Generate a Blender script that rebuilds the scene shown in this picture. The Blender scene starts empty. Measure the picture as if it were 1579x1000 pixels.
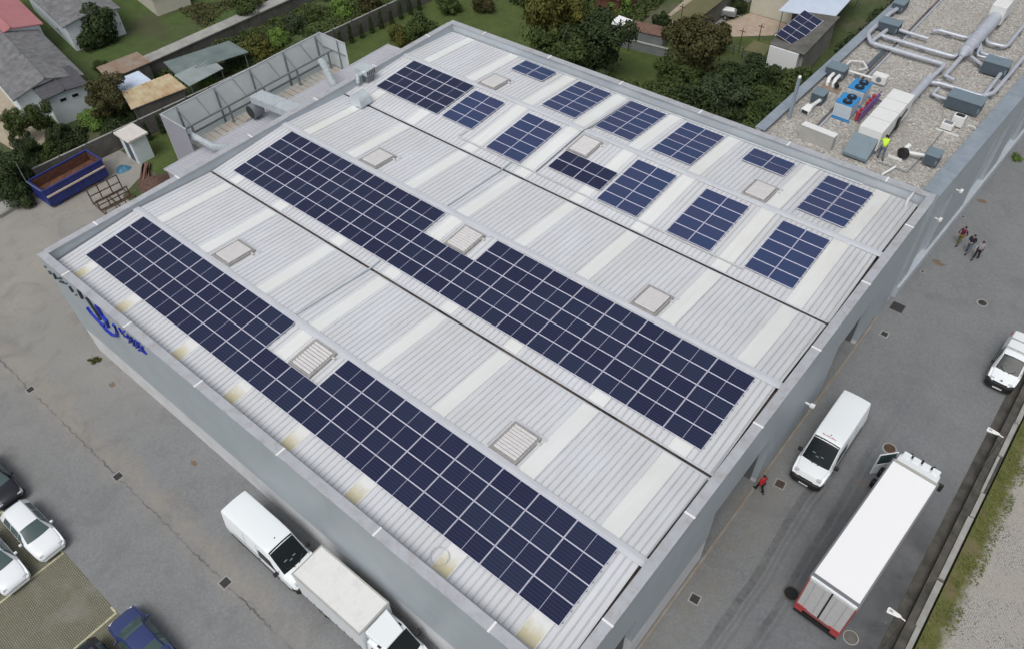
import bpy, bmesh, math, random
from mathutils import Vector, Matrix, noise
from math import sin, cos, pi, radians, sqrt
random.seed(7)
C = bpy.context.scene
COL = C.collection

# ------------------------------------------------------------------ camera, world, sun
cam_d = bpy.data.cameras.new('camera')
cam = bpy.data.objects.new('camera', cam_d); COL.objects.link(cam)
RM = ((0.0, 0.0, 0.0),) * 3
RM = ((0.7706782, 0.6364666, -0.0310702), (0.4523077, -0.5807289, -0.6768838), (-0.4488573, 0.5076063, -0.7354339))
CP = (43.2524, -10.1253, 39.6092)
m = Matrix(((RM[0][0], -RM[1][0], -RM[2][0]), (RM[0][1], -RM[1][1], -RM[2][1]), (RM[0][2], -RM[1][2], -RM[2][2])))
cam.matrix_world = Matrix.Translation(Vector(CP)) @ m.to_4x4()
cam_d.sensor_width = 36.0
cam_d.lens = 36.0 * 1209.715 / 1579.0
cam_d.clip_start = 0.5; cam_d.clip_end = 6000
C.camera = cam
w = bpy.data.worlds.new('World'); C.world = w; w.use_nodes = True
nt = w.node_tree; bg = nt.nodes['Background']
sky = nt.nodes.new('ShaderNodeTexSky'); sky.sky_type = 'NISHITA'; sky.sun_disc = False
SUN_EL, SUN_AZ = radians(60), radians(165)
sky.sun_elevation = SUN_EL; sky.sun_rotation = SUN_AZ
sky.air_density = 1.0; sky.dust_density = 4.0; sky.ozone_density = 1.0
hs = nt.nodes.new('ShaderNodeHueSaturation'); hs.inputs['Saturation'].default_value = 0.32
nt.links.new(sky.outputs[0], hs.inputs['Color']); nt.links.new(hs.outputs[0], bg.inputs[0])
bg.inputs[1].default_value = 0.122
sd = bpy.data.lights.new('sun', 'SUN'); sd.energy = 1.2; sd.angle = radians(32); sd.color = (1.0, 0.97, 0.93)
so = bpy.data.objects.new('sun', sd); COL.objects.link(so)
dv = Vector((sin(SUN_AZ) * cos(SUN_EL), cos(SUN_AZ) * cos(SUN_EL), sin(SUN_EL)))
so.rotation_euler = dv.to_track_quat('Z', 'Y').to_euler(); so.location = (0, 0, 90)
C.view_settings.view_transform = 'Standard'; C.view_settings.look = 'None'
C.view_settings.exposure = 0.0; C.view_settings.gamma = 1.0; C.view_settings.use_curve_mapping = False

# ------------------------------------------------------------------ materials
MATS = {}
def mat(name, col, rough=0.6, metal=0.0, var=0.0, vscale=3.0, col2=None, bump=0.0, bscale=20.0, spec=0.5, dirt=None, dscale=0.6, damt=0.5):
    if name in MATS: return MATS[name]
    m = bpy.data.materials.new(name); m.use_nodes = True; t = m.node_tree; b = t.nodes['Principled BSDF']
    b.inputs['Roughness'].default_value = rough; b.inputs['Metallic'].default_value = metal
    b.inputs['Specular IOR Level'].default_value = spec
    b.inputs['Base Color'].default_value = (*col, 1)
    tc = t.nodes.new('ShaderNodeNewGeometry')
    cur = None
    if var or col2:
        n = t.nodes.new('ShaderNodeTexNoise'); n.inputs['Scale'].default_value = vscale; n.inputs['Detail'].default_value = 6
        t.links.new(tc.outputs['Position'], n.inputs['Vector'])
        r = t.nodes.new('ShaderNodeValToRGB'); r.color_ramp.elements[0].position = 0.3; r.color_ramp.elements[1].position = 0.7
        c2 = col2 if col2 else tuple(c * (1 + var) for c in col)
        c1 = col if col2 else tuple(c * (1 - var) for c in col)
        r.color_ramp.elements[0].color = (*c1, 1); r.color_ramp.elements[1].color = (*c2, 1)
        t.links.new(n.outputs['Fac'], r.inputs['Fac']); cur = r.outputs['Color']
    if dirt:
        n = t.nodes.new('ShaderNodeTexNoise'); n.inputs['Scale'].default_value = dscale; n.inputs['Detail'].default_value = 8; n.inputs['Roughness'].default_value = 0.65
        t.links.new(tc.outputs['Position'], n.inputs['Vector'])
        r = t.nodes.new('ShaderNodeValToRGB'); r.color_ramp.elements[0].position = 0.48; r.color_ramp.elements[1].position = 0.72
        r.color_ramp.elements[0].color = (0, 0, 0, 1); r.color_ramp.elements[1].color = (damt, damt, damt, 1)
        t.links.new(n.outputs['Fac'], r.inputs['Fac'])
        mx = t.nodes.new('ShaderNodeMix'); mx.data_type = 'RGBA'
        t.links.new(r.outputs['Color'], mx.inputs[0])
        if cur: t.links.new(cur, mx.inputs[6])
        else: mx.inputs[6].default_value = (*col, 1)
        mx.inputs[7].default_value = (*dirt, 1); cur = mx.outputs[2]
    if cur: t.links.new(cur, b.inputs['Base Color'])
    if bump:
        n = t.nodes.new('ShaderNodeTexNoise'); n.inputs['Scale'].default_value = bscale; n.inputs['Detail'].default_value = 4
        t.links.new(tc.outputs['Position'], n.inputs['Vector'])
        bp = t.nodes.new('ShaderNodeBump'); bp.inputs['Strength'].default_value = bump; bp.inputs['Distance'].default_value = 0.05
        t.links.new(n.outputs['Fac'], bp.inputs['Height']); t.links.new(bp.outputs[0], b.inputs['Normal'])
    MATS[name] = m; return m

class G:
    """small node-graph helper"""
    def __init__(s, name, rough=0.8):
        s.m = bpy.data.materials.new(name); s.m.use_nodes = True; s.t = s.m.node_tree
        s.b = s.t.nodes['Principled BSDF']; s.b.inputs['Roughness'].default_value = rough
        s.pos = s.t.nodes.new('ShaderNodeNewGeometry').outputs['Position']; MATS[name] = s.m
        sp = s.t.nodes.new('ShaderNodeSeparateXYZ'); s.t.links.new(s.pos, sp.inputs[0]); s.x, s.y, s.z = sp.outputs
    def put(s, sock, v):
        if hasattr(v, 'links'): s.t.links.new(v, sock)
        elif isinstance(v, tuple): sock.default_value = (*v, 1) if len(sock.default_value) == 4 else v
        else: sock.default_value = v
    def math(s, op, a, b=None, c=None):
        n = s.t.nodes.new('ShaderNodeMath'); n.operation = op; s.put(n.inputs[0], a)
        if b is not None: s.put(n.inputs[1], b)
        if c is not None: s.put(n.inputs[2], c)
        return n.outputs[0]
    def noise(s, scale, detail=5, rough=0.55, vec=None, stretch=None, dist=0.0):
        n = s.t.nodes.new('ShaderNodeTexNoise'); n.inputs['Scale'].default_value = scale; n.inputs['Detail'].default_value = detail
        n.inputs['Roughness'].default_value = rough; n.inputs['Distortion'].default_value = dist
        v = vec or s.pos
        if stretch:
            mp = s.t.nodes.new('ShaderNodeMapping'); mp.inputs['Scale'].default_value = stretch; s.t.links.new(v, mp.inputs[0]); v = mp.outputs[0]
        s.t.links.new(v, n.inputs['Vector']); return n.outputs['Fac']
    def voro(s, scale, feature='F1', out='Color', stretch=None, rnd=1.0):
        n = s.t.nodes.new('ShaderNodeTexVoronoi'); n.feature = feature; n.inputs['Scale'].default_value = scale; n.inputs['Randomness'].default_value = rnd
        v = s.pos
        if stretch:
            mp = s.t.nodes.new('ShaderNodeMapping'); mp.inputs['Scale'].default_value = stretch; s.t.links.new(v, mp.inputs[0]); v = mp.outputs[0]
        s.t.links.new(v, n.inputs['Vector']); return n.outputs[out]
    def ramp(s, f, stops):
        r = s.t.nodes.new('ShaderNodeValToRGB'); e = r.color_ramp.elements
        while len(e) < len(stops): e.new(0.5)
        for i, (p, c) in enumerate(stops):
            e[i].position = p; e[i].color = (*c, 1) if isinstance(c, tuple) else (c, c, c, 1)
        s.put(r.inputs[0], f); return r.outputs[0]
    def mix(s, f, a, b, mode='MIX'):
        n = s.t.nodes.new('ShaderNodeMix'); n.data_type = 'RGBA'; n.blend_type = mode
        s.put(n.inputs[0], f); s.put(n.inputs[6], a); s.put(n.inputs[7], b); return n.outputs[2]
    def band(s, v, c, hw, soft):
        """1 inside |v-c|<hw, fading over soft"""
        d = s.math('ABSOLUTE', s.math('SUBTRACT', v, c))
        n = s.t.nodes.new('ShaderNodeMapRange'); s.put(n.inputs[0], d); n.inputs[1].default_value = hw; n.inputs[2].default_value = hw + soft
        n.inputs[3].default_value = 1; n.inputs[4].default_value = 0; return n.outputs[0]
    def step(s, v, a, b):
        n = s.t.nodes.new('ShaderNodeMapRange'); s.put(n.inputs[0], v); n.inputs[1].default_value = a; n.inputs[2].default_value = b
        n.inputs[3].default_value = 0; n.inputs[4].default_value = 1; return n.outputs[0]
    def bump(s, h, strength=0.4, dist=0.03):
        b = s.t.nodes.new('ShaderNodeBump'); b.inputs['Strength'].default_value = strength; b.inputs['Distance'].default_value = dist
        s.t.links.new(h, b.inputs['Height']); s.t.links.new(b.outputs[0], s.b.inputs['Normal'])
    def done(s, col): s.put(s.b.inputs['Base Color'], col); return s.m

def sep(g, c):
    n = g.t.nodes.new('ShaderNodeSeparateColor'); g.t.links.new(c, n.inputs[0]); return n.outputs[0]

# cobbled yard paving
g = G('yard_paving', 0.85)
v = sep(g, g.voro(8.5, rnd=0.55)); v5 = g.noise(14, 3, 0.7); v2 = g.noise(0.25, 6, 0.6); v3 = g.noise(3.0, 5, 0.7); v4 = g.noise(30, 2)
base = g.mix(v, (0.185, 0.194, 0.200), (0.240, 0.246, 0.250))
base = g.mix(g.ramp(v5, [(0.35, 0.0), (0.7, 0.5)]), base, (0.12, 0.125, 0.13))
base = g.mix(g.ramp(v3, [(0.35, 0.0), (0.75, 0.22)]), base, (0.155, 0.160, 0.160))
# weathered tan drift on the left yard and along the drain line
tan = g.math('MULTIPLY', g.step(g.math('MULTIPLY', g.x, -1), -9.0, 9.0), g.ramp(g.noise(0.18, 5, 0.6), [(0.3, 0.45), (0.62, 1.0)]))
tan = g.math('MULTIPLY', tan, g.step(g.y, -16, -3))
base = g.mix(tan, base, (0.315, 0.295, 0.255))
ndy = g.math('ADD', g.y, g.math('MULTIPLY', g.math('SUBTRACT', g.noise(0.5, 4), 0.5), 1.6))
drain = g.math('MULTIPLY', g.band(ndy, -6.1, 0.12, 1.1), g.ramp(g.noise(0.8, 6, 0.75), [(0.3, 0.1), (0.7, 0.6)]))
drain = g.math('MULTIPLY', drain, g.step(g.math('MULTIPLY', g.x, -1), -30, -20))
base = g.mix(drain, base, (0.33, 0.28, 0.215))
crk = g.math('MULTIPLY', g.band(g.math('ADD', g.y, g.math('MULTIPLY', g.math('SUBTRACT', g.noise(2.2, 4), 0.5), 0.45)), -6.62, 0.012, 0.06), g.ramp(g.noise(0.45, 5, 0.7), [(0.42, 0.15), (0.56, 0.9)]))
base = g.mix(crk, base, (0.06, 0.05, 0.045))
# right hand road: darker, with a near black smoother patch and tyre tracks
right = g.math('MULTIPLY', g.step(g.x, 38.5, 42.0), 1.0)
right = g.math('MULTIPLY', right, g.ramp(g.noise(0.12, 5, 0.6), [(0.3, 0.35), (0.65, 1.0)]))
base = g.mix(g.math('MULTIPLY', right, g.step(g.math('MULTIPLY', g.y, -1), -50, -15)), base, g.mix(v, (0.118, 0.125, 0.138), (0.152, 0.159, 0.171)))
darkened = g.math('MULTIPLY', g.step(g.x, 44.6, 46.4), g.math('MULTIPLY', g.band(g.y, 12.5, 5.0, 7.0), g.ramp(g.noise(0.3, 6, 0.65, dist=0.5), [(0.30, 0.45), (0.55, 1.0)])))
base = g.mix(darkened, base, (0.032, 0.034, 0.038))  # near black patch beside and under the lorry
wx = g.math('ADD', g.x, g.math('MULTIPLY', g.math('SUBTRACT', g.noise(0.12, 3), 0.5), 0.9))
for cx, hw, amt in ((40.5, 0.17, 0.75), (42.2, 0.13, 0.6), (41.2, 0.05, 0.4), (40.9, 0.04, 0.4), (42.6, 0.05, 0.3)):
    tr = g.math('MULTIPLY', g.band(wx, cx, hw, 0.09), g.ramp(g.noise(1.6, 6, 0.8), [(0.33, 0.15), (0.6, amt)]))
    tr = g.math('MULTIPLY', tr, g.step(g.math('MULTIPLY', g.y, -1), -30, -18))
    base = g.mix(tr, base, (0.050, 0.050, 0.053))
grn = g.math('MULTIPLY', g.band(g.x, 38.4, 0.5, 1.6), g.ramp(g.noise(0.5, 5, 0.7), [(0.4, 0.0), (0.7, 0.6)]))
base = g.mix(g.math('MULTIPLY', grn, g.step(g.math('MULTIPLY', g.y, -1), -26, -16)), base, (0.14, 0.125, 0.08))
base = g.mix(g.ramp(g.noise(0.42, 6, 0.7, dist=0.8), [(0.5, 0.0), (0.68, 0.42)]), base, (0.115, 0.115, 0.115))
base = g.mix(g.ramp(g.noise(2.3, 4, 0.75), [(0.62, 0.0), (0.74, 0.4)]), base, (0.30, 0.30, 0.29))
rust = g.ramp(g.noise(0.9, 4, 0.6, dist=1.0), [(0.66, 0.0), (0.74, 0.35)])
base = g.mix(rust, base, (0.24, 0.15, 0.10))
base = g.mix(g.ramp(v2, [(0.3, 0.0), (0.7, 0.28)]), base, (0.28, 0.285, 0.285))
base = g.mix(g.ramp(v4, [(0.3, 0.0), (0.8, 0.3)]), base, (0.30, 0.30, 0.30), 'MULTIPLY') if False else base
g.done(base); g.bump(g.voro(8.5, out='Distance', rnd=0.55), 0.25, 0.02)
rg = g.ramp(darkened, [(0.0, 0.85), (1.0, 0.42)]); g.put(g.b.inputs['Roughness'], sep(g, rg))

# grass and earth beyond the yard
g = G('earth_grass', 0.95)
n1 = g.noise(0.13, 6, 0.6); n2 = g.noise(1.6, 6, 0.7); n3 = g.noise(9, 4, 0.7)
gr = g.mix(g.ramp(n2, [(0.3, 0.0), (0.7, 1.0)]), (0.04, 0.065, 0.02), (0.085, 0.125, 0.035))
gr = g.mix(g.ramp(n3, [(0.35, 0.0), (0.75, 0.6)]), gr, (0.11, 0.12, 0.055))
er = g.mix(n3, (0.10, 0.085, 0.06), (0.19, 0.165, 0.125))
g.done(g.mix(g.ramp(n1, [(0.52, 0.0), (0.62, 0.75)]), gr, er)); g.bump(n3, 0.8, 0.15)
g = G('lawn_grass', 0.95)
n2 = g.noise(0.7, 6, 0.7); n3 = g.noise(7, 5, 0.75)
gr = g.mix(g.ramp(n2, [(0.3, 0.0), (0.7, 1.0)]), (0.042, 0.078, 0.016), (0.088, 0.155, 0.030))
gr = g.mix(g.ramp(n3, [(0.35, 0.0), (0.75, 0.6)]), gr, (0.10, 0.12, 0.04))
g.done(g.mix(g.ramp(g.noise(0.16, 6, 0.65), [(0.48, 0.0), (0.62, 0.75)]), gr, (0.085, 0.075, 0.045))); g.bump(n3, 1.0, 0.15)
g = G('back_lawn_grass', 0.95)
n2 = g.noise(0.5, 6, 0.7); n3 = g.noise(6, 5, 0.75)
gr = g.mix(g.ramp(n2, [(0.3, 0.0), (0.7, 1.0)]), (0.048, 0.078, 0.016), (0.105, 0.160, 0.030))
g.done(g.mix(g.ramp(n3, [(0.35, 0.0), (0.75, 0.6)]), gr, (0.085, 0.085, 0.035))); g.bump(n3, 1.0, 0.15)
# parking bay pavers with grass joints
g = G('parking_pavers', 0.9)
br = g.t.nodes.new('ShaderNodeTexBrick'); g.t.links.new(g.pos, br.inputs['Vector']); br.inputs['Scale'].default_value = 1.0
br.inputs['Brick Width'].default_value = 0.16; br.inputs['Row Height'].default_value = 0.10; br.inputs['Mortar Size'].default_value = 0.03; br.inputs['Mortar Smooth'].default_value = 0.6
br.inputs['Color1'].default_value = (0.28, 0.27, 0.225, 1); br.inputs['Color2'].default_value = (0.205, 0.20, 0.165, 1); br.inputs['Mortar'].default_value = (0.07, 0.07, 0.04, 1)
c = g.mix(g.ramp(g.noise(1.1, 6, 0.7), [(0.3, 0.0), (0.7, 0.65)]), br.outputs[0], (0.17, 0.165, 0.11))
g.done(g.mix(g.ramp(g.noise(0.4, 4, 0.6), [(0.5, 0.0), (0.7, 0.5)]), c, (0.27, 0.265, 0.24)))
# cobbled lot on the right
g = G('lot_cobbles', 0.9)
v = sep(g, g.voro(10.5, rnd=0.45)); e = g.voro(10.5, 'DISTANCE_TO_EDGE', 'Distance', rnd=0.45)
c = g.mix(v, (0.33, 0.325, 0.305), (0.43, 0.42, 0.40))
c = g.mix(g.ramp(e, [(0.02, 1.0), (0.12, 0.0)]), c, (0.10, 0.095, 0.08))
c = g.mix(g.ramp(g.noise(0.35, 6, 0.65), [(0.35, 0.0), (0.65, 0.8)]), c, (0.36, 0.335, 0.29))
wob = g.math('ADD', g.x, g.math('MULTIPLY', g.math('SUBTRACT', g.noise(0.7, 6, 0.7), 0.5), 1.7))
mossc = g.mix(g.noise(3.5, 5, 0.75), (0.05, 0.065, 0.015), (0.17, 0.17, 0.055))
mossc = g.mix(g.ramp(g.noise(1.1, 4, 0.7), [(0.5, 0.0), (0.65, 0.8)]), mossc, (0.16, 0.12, 0.07))
c = g.mix(g.math('SUBTRACT', 1.0, g.step(wob, 48.95, 49.5)), c, mossc)
g.done(c); g.bump(e, 0.4, 0.03)
# gravel roof
g = G('roof_gravel', 0.95)
v = sep(g, g.voro(9.5)); n = g.noise(0.5, 6, 0.6)
c = g.ramp(v, [(0.0, (0.20, 0.19, 0.175)), (0.45, (0.37, 0.36, 0.34)), (0.8, (0.46, 0.44, 0.40)), (1.0, (0.62, 0.60, 0.56))])
c = g.mix(g.ramp(n, [(0.35, 0.0), (0.7, 0.6)]), c, (0.32, 0.30, 0.27))
c = g.mix(g.ramp(g.noise(1.1, 4, 0.6), [(0.62, 0.0), (0.72, 0.4)]), c, (0.38, 0.24, 0.16))
g.done(c); g.bump(g.voro(7.0, out='Distance'), 0.6, 0.05)
# white roof sheet, streaked along the fall (y)
def sheet(name, c1, c2, dirt, amt=0.5):
    g = G(name, 0.5); g.b.inputs['Specular IOR Level'].default_value = 0.35
    n = g.noise(1.0, 6, 0.6, stretch=(2.6, 0.3, 1)); n2 = g.noise(0.25, 5, 0.6)
    c = g.mix(g.ramp(n, [(0.3, 0.0), (0.7, 1.0)]), c1, c2)
    c = g.mix(g.ramp(n2, [(0.4, 0.0), (0.75, amt)]), c, dirt)
    w_ = g.math('MULTIPLY', g.step(g.math('ADD', g.x, g.math('MULTIPLY', g.y, 0.55)), 38, 56), g.ramp(g.noise(0.9, 6, 0.7, stretch=(2.0, 0.5, 1)), [(0.25, 0.1), (0.7, 0.6)]))
    c = g.mix(w_, c, tuple(v * 0.72 for v in dirt))
    return g.done(c)
sheet('roof_white', (0.59, 0.61, 0.645), (0.67, 0.69, 0.72), (0.54, 0.54, 0.53))
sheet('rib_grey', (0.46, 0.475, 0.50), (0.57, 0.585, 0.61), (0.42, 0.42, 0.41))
sheet('skylight_sheet', (0.71, 0.73, 0.725), (0.76, 0.78, 0.775), (0.66, 0.66, 0.60), 0.45)
sheet('annex_sheet', (0.40, 0.405, 0.45), (0.46, 0.465, 0.51), (0.38, 0.38, 0.40))
def glassy(m):
    t = m.node_tree; b = t.nodes['Principled BSDF']; tr = t.nodes.new('ShaderNodeBsdfTranslucent'); mx = t.nodes.new('ShaderNodeMixShader'); mx.inputs[0].default_value = 0.74
    src = b.inputs['Base Color']
    if src.links: t.links.new(src.links[0].from_socket, tr.inputs[0])
    o = t.nodes['Material Output']; t.links.new(b.outputs[0], mx.inputs[1]); t.links.new(tr.outputs[0], mx.inputs[2]); t.links.new(mx.outputs[0], o.inputs[0])
mat('wall_grey', (0.375, 0.425, 0.455), 0.5, var=0.04, vscale=0.5, dirt=(0.32, 0.37, 0.40), damt=0.6)
mat('wall_light', (0.46, 0.50, 0.54), 0.6, var=0.06, vscale=0.8)
mat('wall_mauve', (0.34, 0.34, 0.39), 0.5, var=0.03, vscale=0.7)
mat('plinth', (0.60, 0.61, 0.63), 0.8, var=0.05, vscale=0.8, dirt=(0.44, 0.43, 0.40), damt=0.6, bump=0.1)
mat('coping', (0.46, 0.48, 0.51), 0.5, 0.2, var=0.07, vscale=1.2, dirt=(0.33, 0.29, 0.27), dscale=1.6, damt=0.6)
mat('seal_white', (0.8, 0.8, 0.8), 0.6)
mat('flash', (0.58, 0.60, 0.64), 0.45, 0.1, var=0.05, vscale=1.0)
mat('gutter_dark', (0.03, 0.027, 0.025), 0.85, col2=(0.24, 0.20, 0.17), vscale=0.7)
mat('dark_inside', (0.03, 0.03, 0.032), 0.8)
mat('shutter', (0.12, 0.13, 0.14), 0.6)
g = G('lichen', 0.8)
f = g.math('MULTIPLY', g.step(g.math('ADD', g.math('MULTIPLY', g.y, -1), g.math('MULTIPLY', g.noise(3.0, 5, 0.7), 0.9)), 0.75, 1.35), 0.9)
g.done(g.mix(f, (0.72, 0.735, 0.72), g.mix(g.noise(2.2, 4, 0.7), (0.62, 0.55, 0.42), (0.50, 0.46, 0.24))))
mat('galv', (0.60, 0.66, 0.69), 0.35, 0.35, var=0.10, vscale=2.0)
mat('pipe_grey', (0.50, 0.53, 0.59), 0.4, 0.25, var=0.08, vscale=2.5)
mat('steel', (0.22, 0.24, 0.26), 0.5, 0.3)
mat('white_panel', (0.94, 0.97, 0.97), 0.6, var=0.04, vscale=0.6)
glassy(MATS['white_panel'])
mat('frame_alu', (0.74, 0.74, 0.88), 0.4, 0.0)
mat('hatch_frame', (0.36, 0.35, 0.34), 0.6, 0.2, var=0.15, vscale=4)
mat('hatch_lid', (0.60, 0.59, 0.585), 0.6, var=0.06, vscale=4)
mat('white_paint', (0.80, 0.84, 0.86), 0.3, spec=0.5)
mat('white_car', (0.80, 0.83, 0.85), 0.25)
mat('truck_roof', (0.88, 0.885, 0.89), 0.5)
mat('box_roof', (0.74, 0.74, 0.73), 0.6, var=0.04, vscale=1.5, dirt=(0.5, 0.49, 0.47), dscale=1.5)
mat('door_grey', (0.52, 0.52, 0.52), 0.5, var=0.04)
mat('red_paint', (0.30, 0.075, 0.07), 0.5)
mat('blue_car', (0.035, 0.05, 0.15), 0.25, 0.0)
mat('dark_car', (0.016, 0.017, 0.024), 0.22)
mat('grey_car', (0.05, 0.06, 0.08), 0.25)
mat('glass_dark', (0.012, 0.017, 0.019), 0.18, spec=0.25)
mat('glass_green', (0.05, 0.085, 0.085), 0.1, spec=0.8)
mat('plastic_black', (0.015, 0.015, 0.016), 0.5)
mat('tyre', (0.018, 0.018, 0.018), 0.85)
mat('rim', (0.35, 0.35, 0.36), 0.35, 0.7)
mat('plate', (0.7, 0.7, 0.68), 0.5)
mat('lamp_clear', (0.55, 0.57, 0.6), 0.1)
mat('line_paint', (0.46, 0.44, 0.30), 0.85, var=0.2, vscale=6)
mat('iron', (0.045, 0.042, 0.042), 0.7, var=0.3, vscale=9)
mat('concrete', (0.33, 0.33, 0.31), 0.85, var=0.12, vscale=1.5, dirt=(0.2, 0.19, 0.17), damt=0.7, bump=0.2)
mat('concrete_dark', (0.13, 0.125, 0.115), 0.9, var=0.2, vscale=1.5, dirt=(0.055, 0.06, 0.04), damt=0.8, bump=0.3)
mat('concrete_darkest', (0.055, 0.052, 0.045), 0.8, col2=(0.11, 0.10, 0.09), vscale=1.1, dirt=(0.025, 0.03, 0.016), dscale=1.4, damt=0.9)
mat('rust', (0.17, 0.07, 0.04), 0.85, col2=(0.07, 0.035, 0.025), vscale=3)
mat('rust_frame', (0.13, 0.075, 0.045), 0.8, col2=(0.05, 0.035, 0.03), vscale=5)
mat('skip_blue', (0.020, 0.035, 0.20), 0.45, var=0.2, vscale=2, dirt=(0.05, 0.04, 0.07), damt=0.5, dscale=1.5)
mat('cream', (0.62, 0.52, 0.40), 0.6)
mat('timber', (0.17, 0.10, 0.075), 0.8, var=0.2)
mat('shed_white', (0.68, 0.75, 0.78), 0.6, var=0.03)
mat('shed_cap', (0.60, 0.57, 0.53), 0.8, var=0.08, vscale=2)
mat('tarp_blue', (0.05, 0.17, 0.27), 0.5)
mat('debris', (0.10, 0.06, 0.045), 0.95, var=0.5, vscale=8)
mat('slate', (0.11, 0.115, 0.12), 0.8, col2=(0.22, 0.22, 0.225), vscale=1.6, dirt=(0.10, 0.095, 0.09), damt=0.6, bump=0.4, bscale=6)
mat('slate_dark', (0.075, 0.075, 0.085), 0.75, var=0.2, vscale=2)
mat('pink_roof', (0.40, 0.16, 0.17), 0.6, var=0.08, vscale=1)
mat('render_white', (0.66, 0.72, 0.75), 0.8, var=0.05, vscale=1.5)
mat('render_cream', (0.55, 0.53, 0.44), 0.85, var=0.05, vscale=1.5)
mat('rusty_sheet', (0.29, 0.25, 0.21), 0.75, col2=(0.24, 0.15, 0.10), vscale=1.2)
mat('yellow_sheet', (0.55, 0.50, 0.33), 0.7, col2=(0.38, 0.24, 0.13), vscale=1.0)
mat('blue_white_sheet', (0.56, 0.64, 0.76), 0.5, var=0.05, vscale=1)
mat('green_sheet', (0.10, 0.14, 0.14), 0.6, col2=(0.17, 0.21, 0.20), vscale=0.8)
mat('grey_sheet', (0.27, 0.31, 0.31), 0.5, var=0.12, vscale=1)
mat('block_grey', (0.20, 0.215, 0.22), 0.85, var=0.12, vscale=2)
mat('white_sheet', (0.82, 0.84, 0.84), 0.5)
mat('tile_tan', (0.37, 0.27, 0.20), 0.85, col2=(0.44, 0.38, 0.31), vscale=1.5)
mat('brick_worn', (0.42, 0.39, 0.36), 0.9, col2=(0.32, 0.33, 0.30), vscale=1.5, dirt=(0.36, 0.26, 0.20), dscale=1.0, damt=0.6)
mat('kerb_tan', (0.30, 0.29, 0.26), 0.9, col2=(0.24, 0.19, 0.14), vscale=1.0)
mat('brown_roof', (0.155, 0.135, 0.07), 0.9, col2=(0.11, 0.115, 0.05), vscale=1.0)
mat('tan_slab', (0.36, 0.31, 0.23), 0.9, var=0.15, vscale=1)
mat('path_grey', (0.27, 0.27, 0.26), 0.9, var=0.12, vscale=1)
mat('hvac_dark', (0.075, 0.10, 0.125), 0.6, var=0.1, vscale=2)
mat('hvac_top', (0.16, 0.215, 0.25), 0.6, var=0.08, vscale=2)
mat('hvac_white', (0.72, 0.73, 0.72), 0.5, var=0.03)
mat('chiller_blue', (0.03, 0.24, 0.55), 0.4, var=0.1, vscale=2)
mat('chiller_white', (0.55, 0.64, 0.70), 0.45)
mat('purple_pipe', (0.16, 0.09, 0.26), 0.5)
mat('tank_red', (0.42, 0.05, 0.06), 0.5)
mat('curb_block', (0.40, 0.40, 0.37), 0.8, var=0.08, vscale=2)
mat('lead_grey', (0.26, 0.31, 0.36), 0.5, 0.15, var=0.10, vscale=1.2, dirt=(0.36, 0.40, 0.44), dscale=1.0, damt=0.7)
mat('sign_blue', (0.012, 0.03, 0.38), 0.5)
mat('sign_dark', (0.035, 0.045, 0.06), 0.5)
mat('bark', (0.07, 0.055, 0.04), 0.9, var=0.3, vscale=6)
mat('skin', (0.42, 0.25, 0.18), 0.6)
mat('hair', (0.015, 0.012, 0.01), 0.7)
mat('cloth_navy', (0.012, 0.013, 0.035), 0.85)
mat('cloth_black', (0.012, 0.012, 0.014), 0.85)
mat('cloth_grey', (0.30, 0.31, 0.33), 0.85)
mat('cloth_olive', (0.15, 0.12, 0.035), 0.85)
mat('cloth_white', (0.6, 0.6, 0.58), 0.85)
mat('cloth_hivis', (0.52, 0.80, 0.04), 0.7)
mat('cloth_red', (0.40, 0.012, 0.02), 0.8)
mat('cloth_maroon', (0.10, 0.012, 0.04), 0.8)
mat('cloth_bluegrey', (0.10, 0.13, 0.18), 0.85)

# solar cell glass: cells with faint bus lines, centre gap, procedural in object space
def cell_mat(name, base, line, mid, lx=2.05, ly=0.99, lineamt=0.5):
    m = bpy.data.materials.new(name); m.use_nodes = True; MATS[name] = m
    g = G.__new__(G); g.m = m; g.t = m.node_tree; g.b = g.t.nodes['Principled BSDF']
    g.b.inputs['Roughness'].default_value = 0.3; g.b.inputs['Specular IOR Level'].default_value = 0.12
    tc = g.t.nodes.new('ShaderNodeTexCoord'); g.pos = tc.outputs['Object']
    sp = g.t.nodes.new('ShaderNodeSeparateXYZ'); g.t.links.new(g.pos, sp.inputs[0]); g.x, g.y, g.z = sp.outputs
    oi = g.t.nodes.new('ShaderNodeObjectInfo')
    fy = g.math('FRACT', g.math('ADD', g.math('DIVIDE', g.y, ly / 6.0), 0.0 if mid else 0.5))
    fy = g.math('ABSOLUTE', g.math('SUBTRACT', fy, 0.5))
    ln = g.step(fy, 0.40, 0.47)
    fx = g.math('ABSOLUTE', g.math('SUBTRACT', g.math('FRACT', g.math('DIVIDE', g.x, lx / 24.0 if mid else lx / 10.0)), 0.5))
    lx_ = g.step(fx, 0.44, 0.49)
    c = g.mix(g.math('MULTIPLY', oi.outputs['Random'], 1.0), base[0], base[1])
    pn = g.t.nodes.new('ShaderNodeTexNoise'); pn.inputs['Scale'].default_value = 7; g.t.links.new(g.pos, pn.inputs['Vector'])
    c = g.mix(g.ramp(pn.outputs['Fac'], [(0.35, 0.0), (0.7, 0.35)]), c, base[2])
    c = g.mix(g.math('MULTIPLY', ln, lineamt), c, line)
    c = g.mix(g.math('MULTIPLY', lx_, lineamt * 0.35), c, line)
    if mid:
        c = g.mix(g.band(g.x, 0.0, 0.010, 0.004), c, (0.42, 0.44, 0.56))
    g.done(c); return m
cell_mat('cells_dark', ((0.017, 0.023, 0.056), (0.023, 0.033, 0.068), (0.029, 0.026, 0.060)), (0.10, 0.11, 0.17), True, lineamt=0.34)
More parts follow.
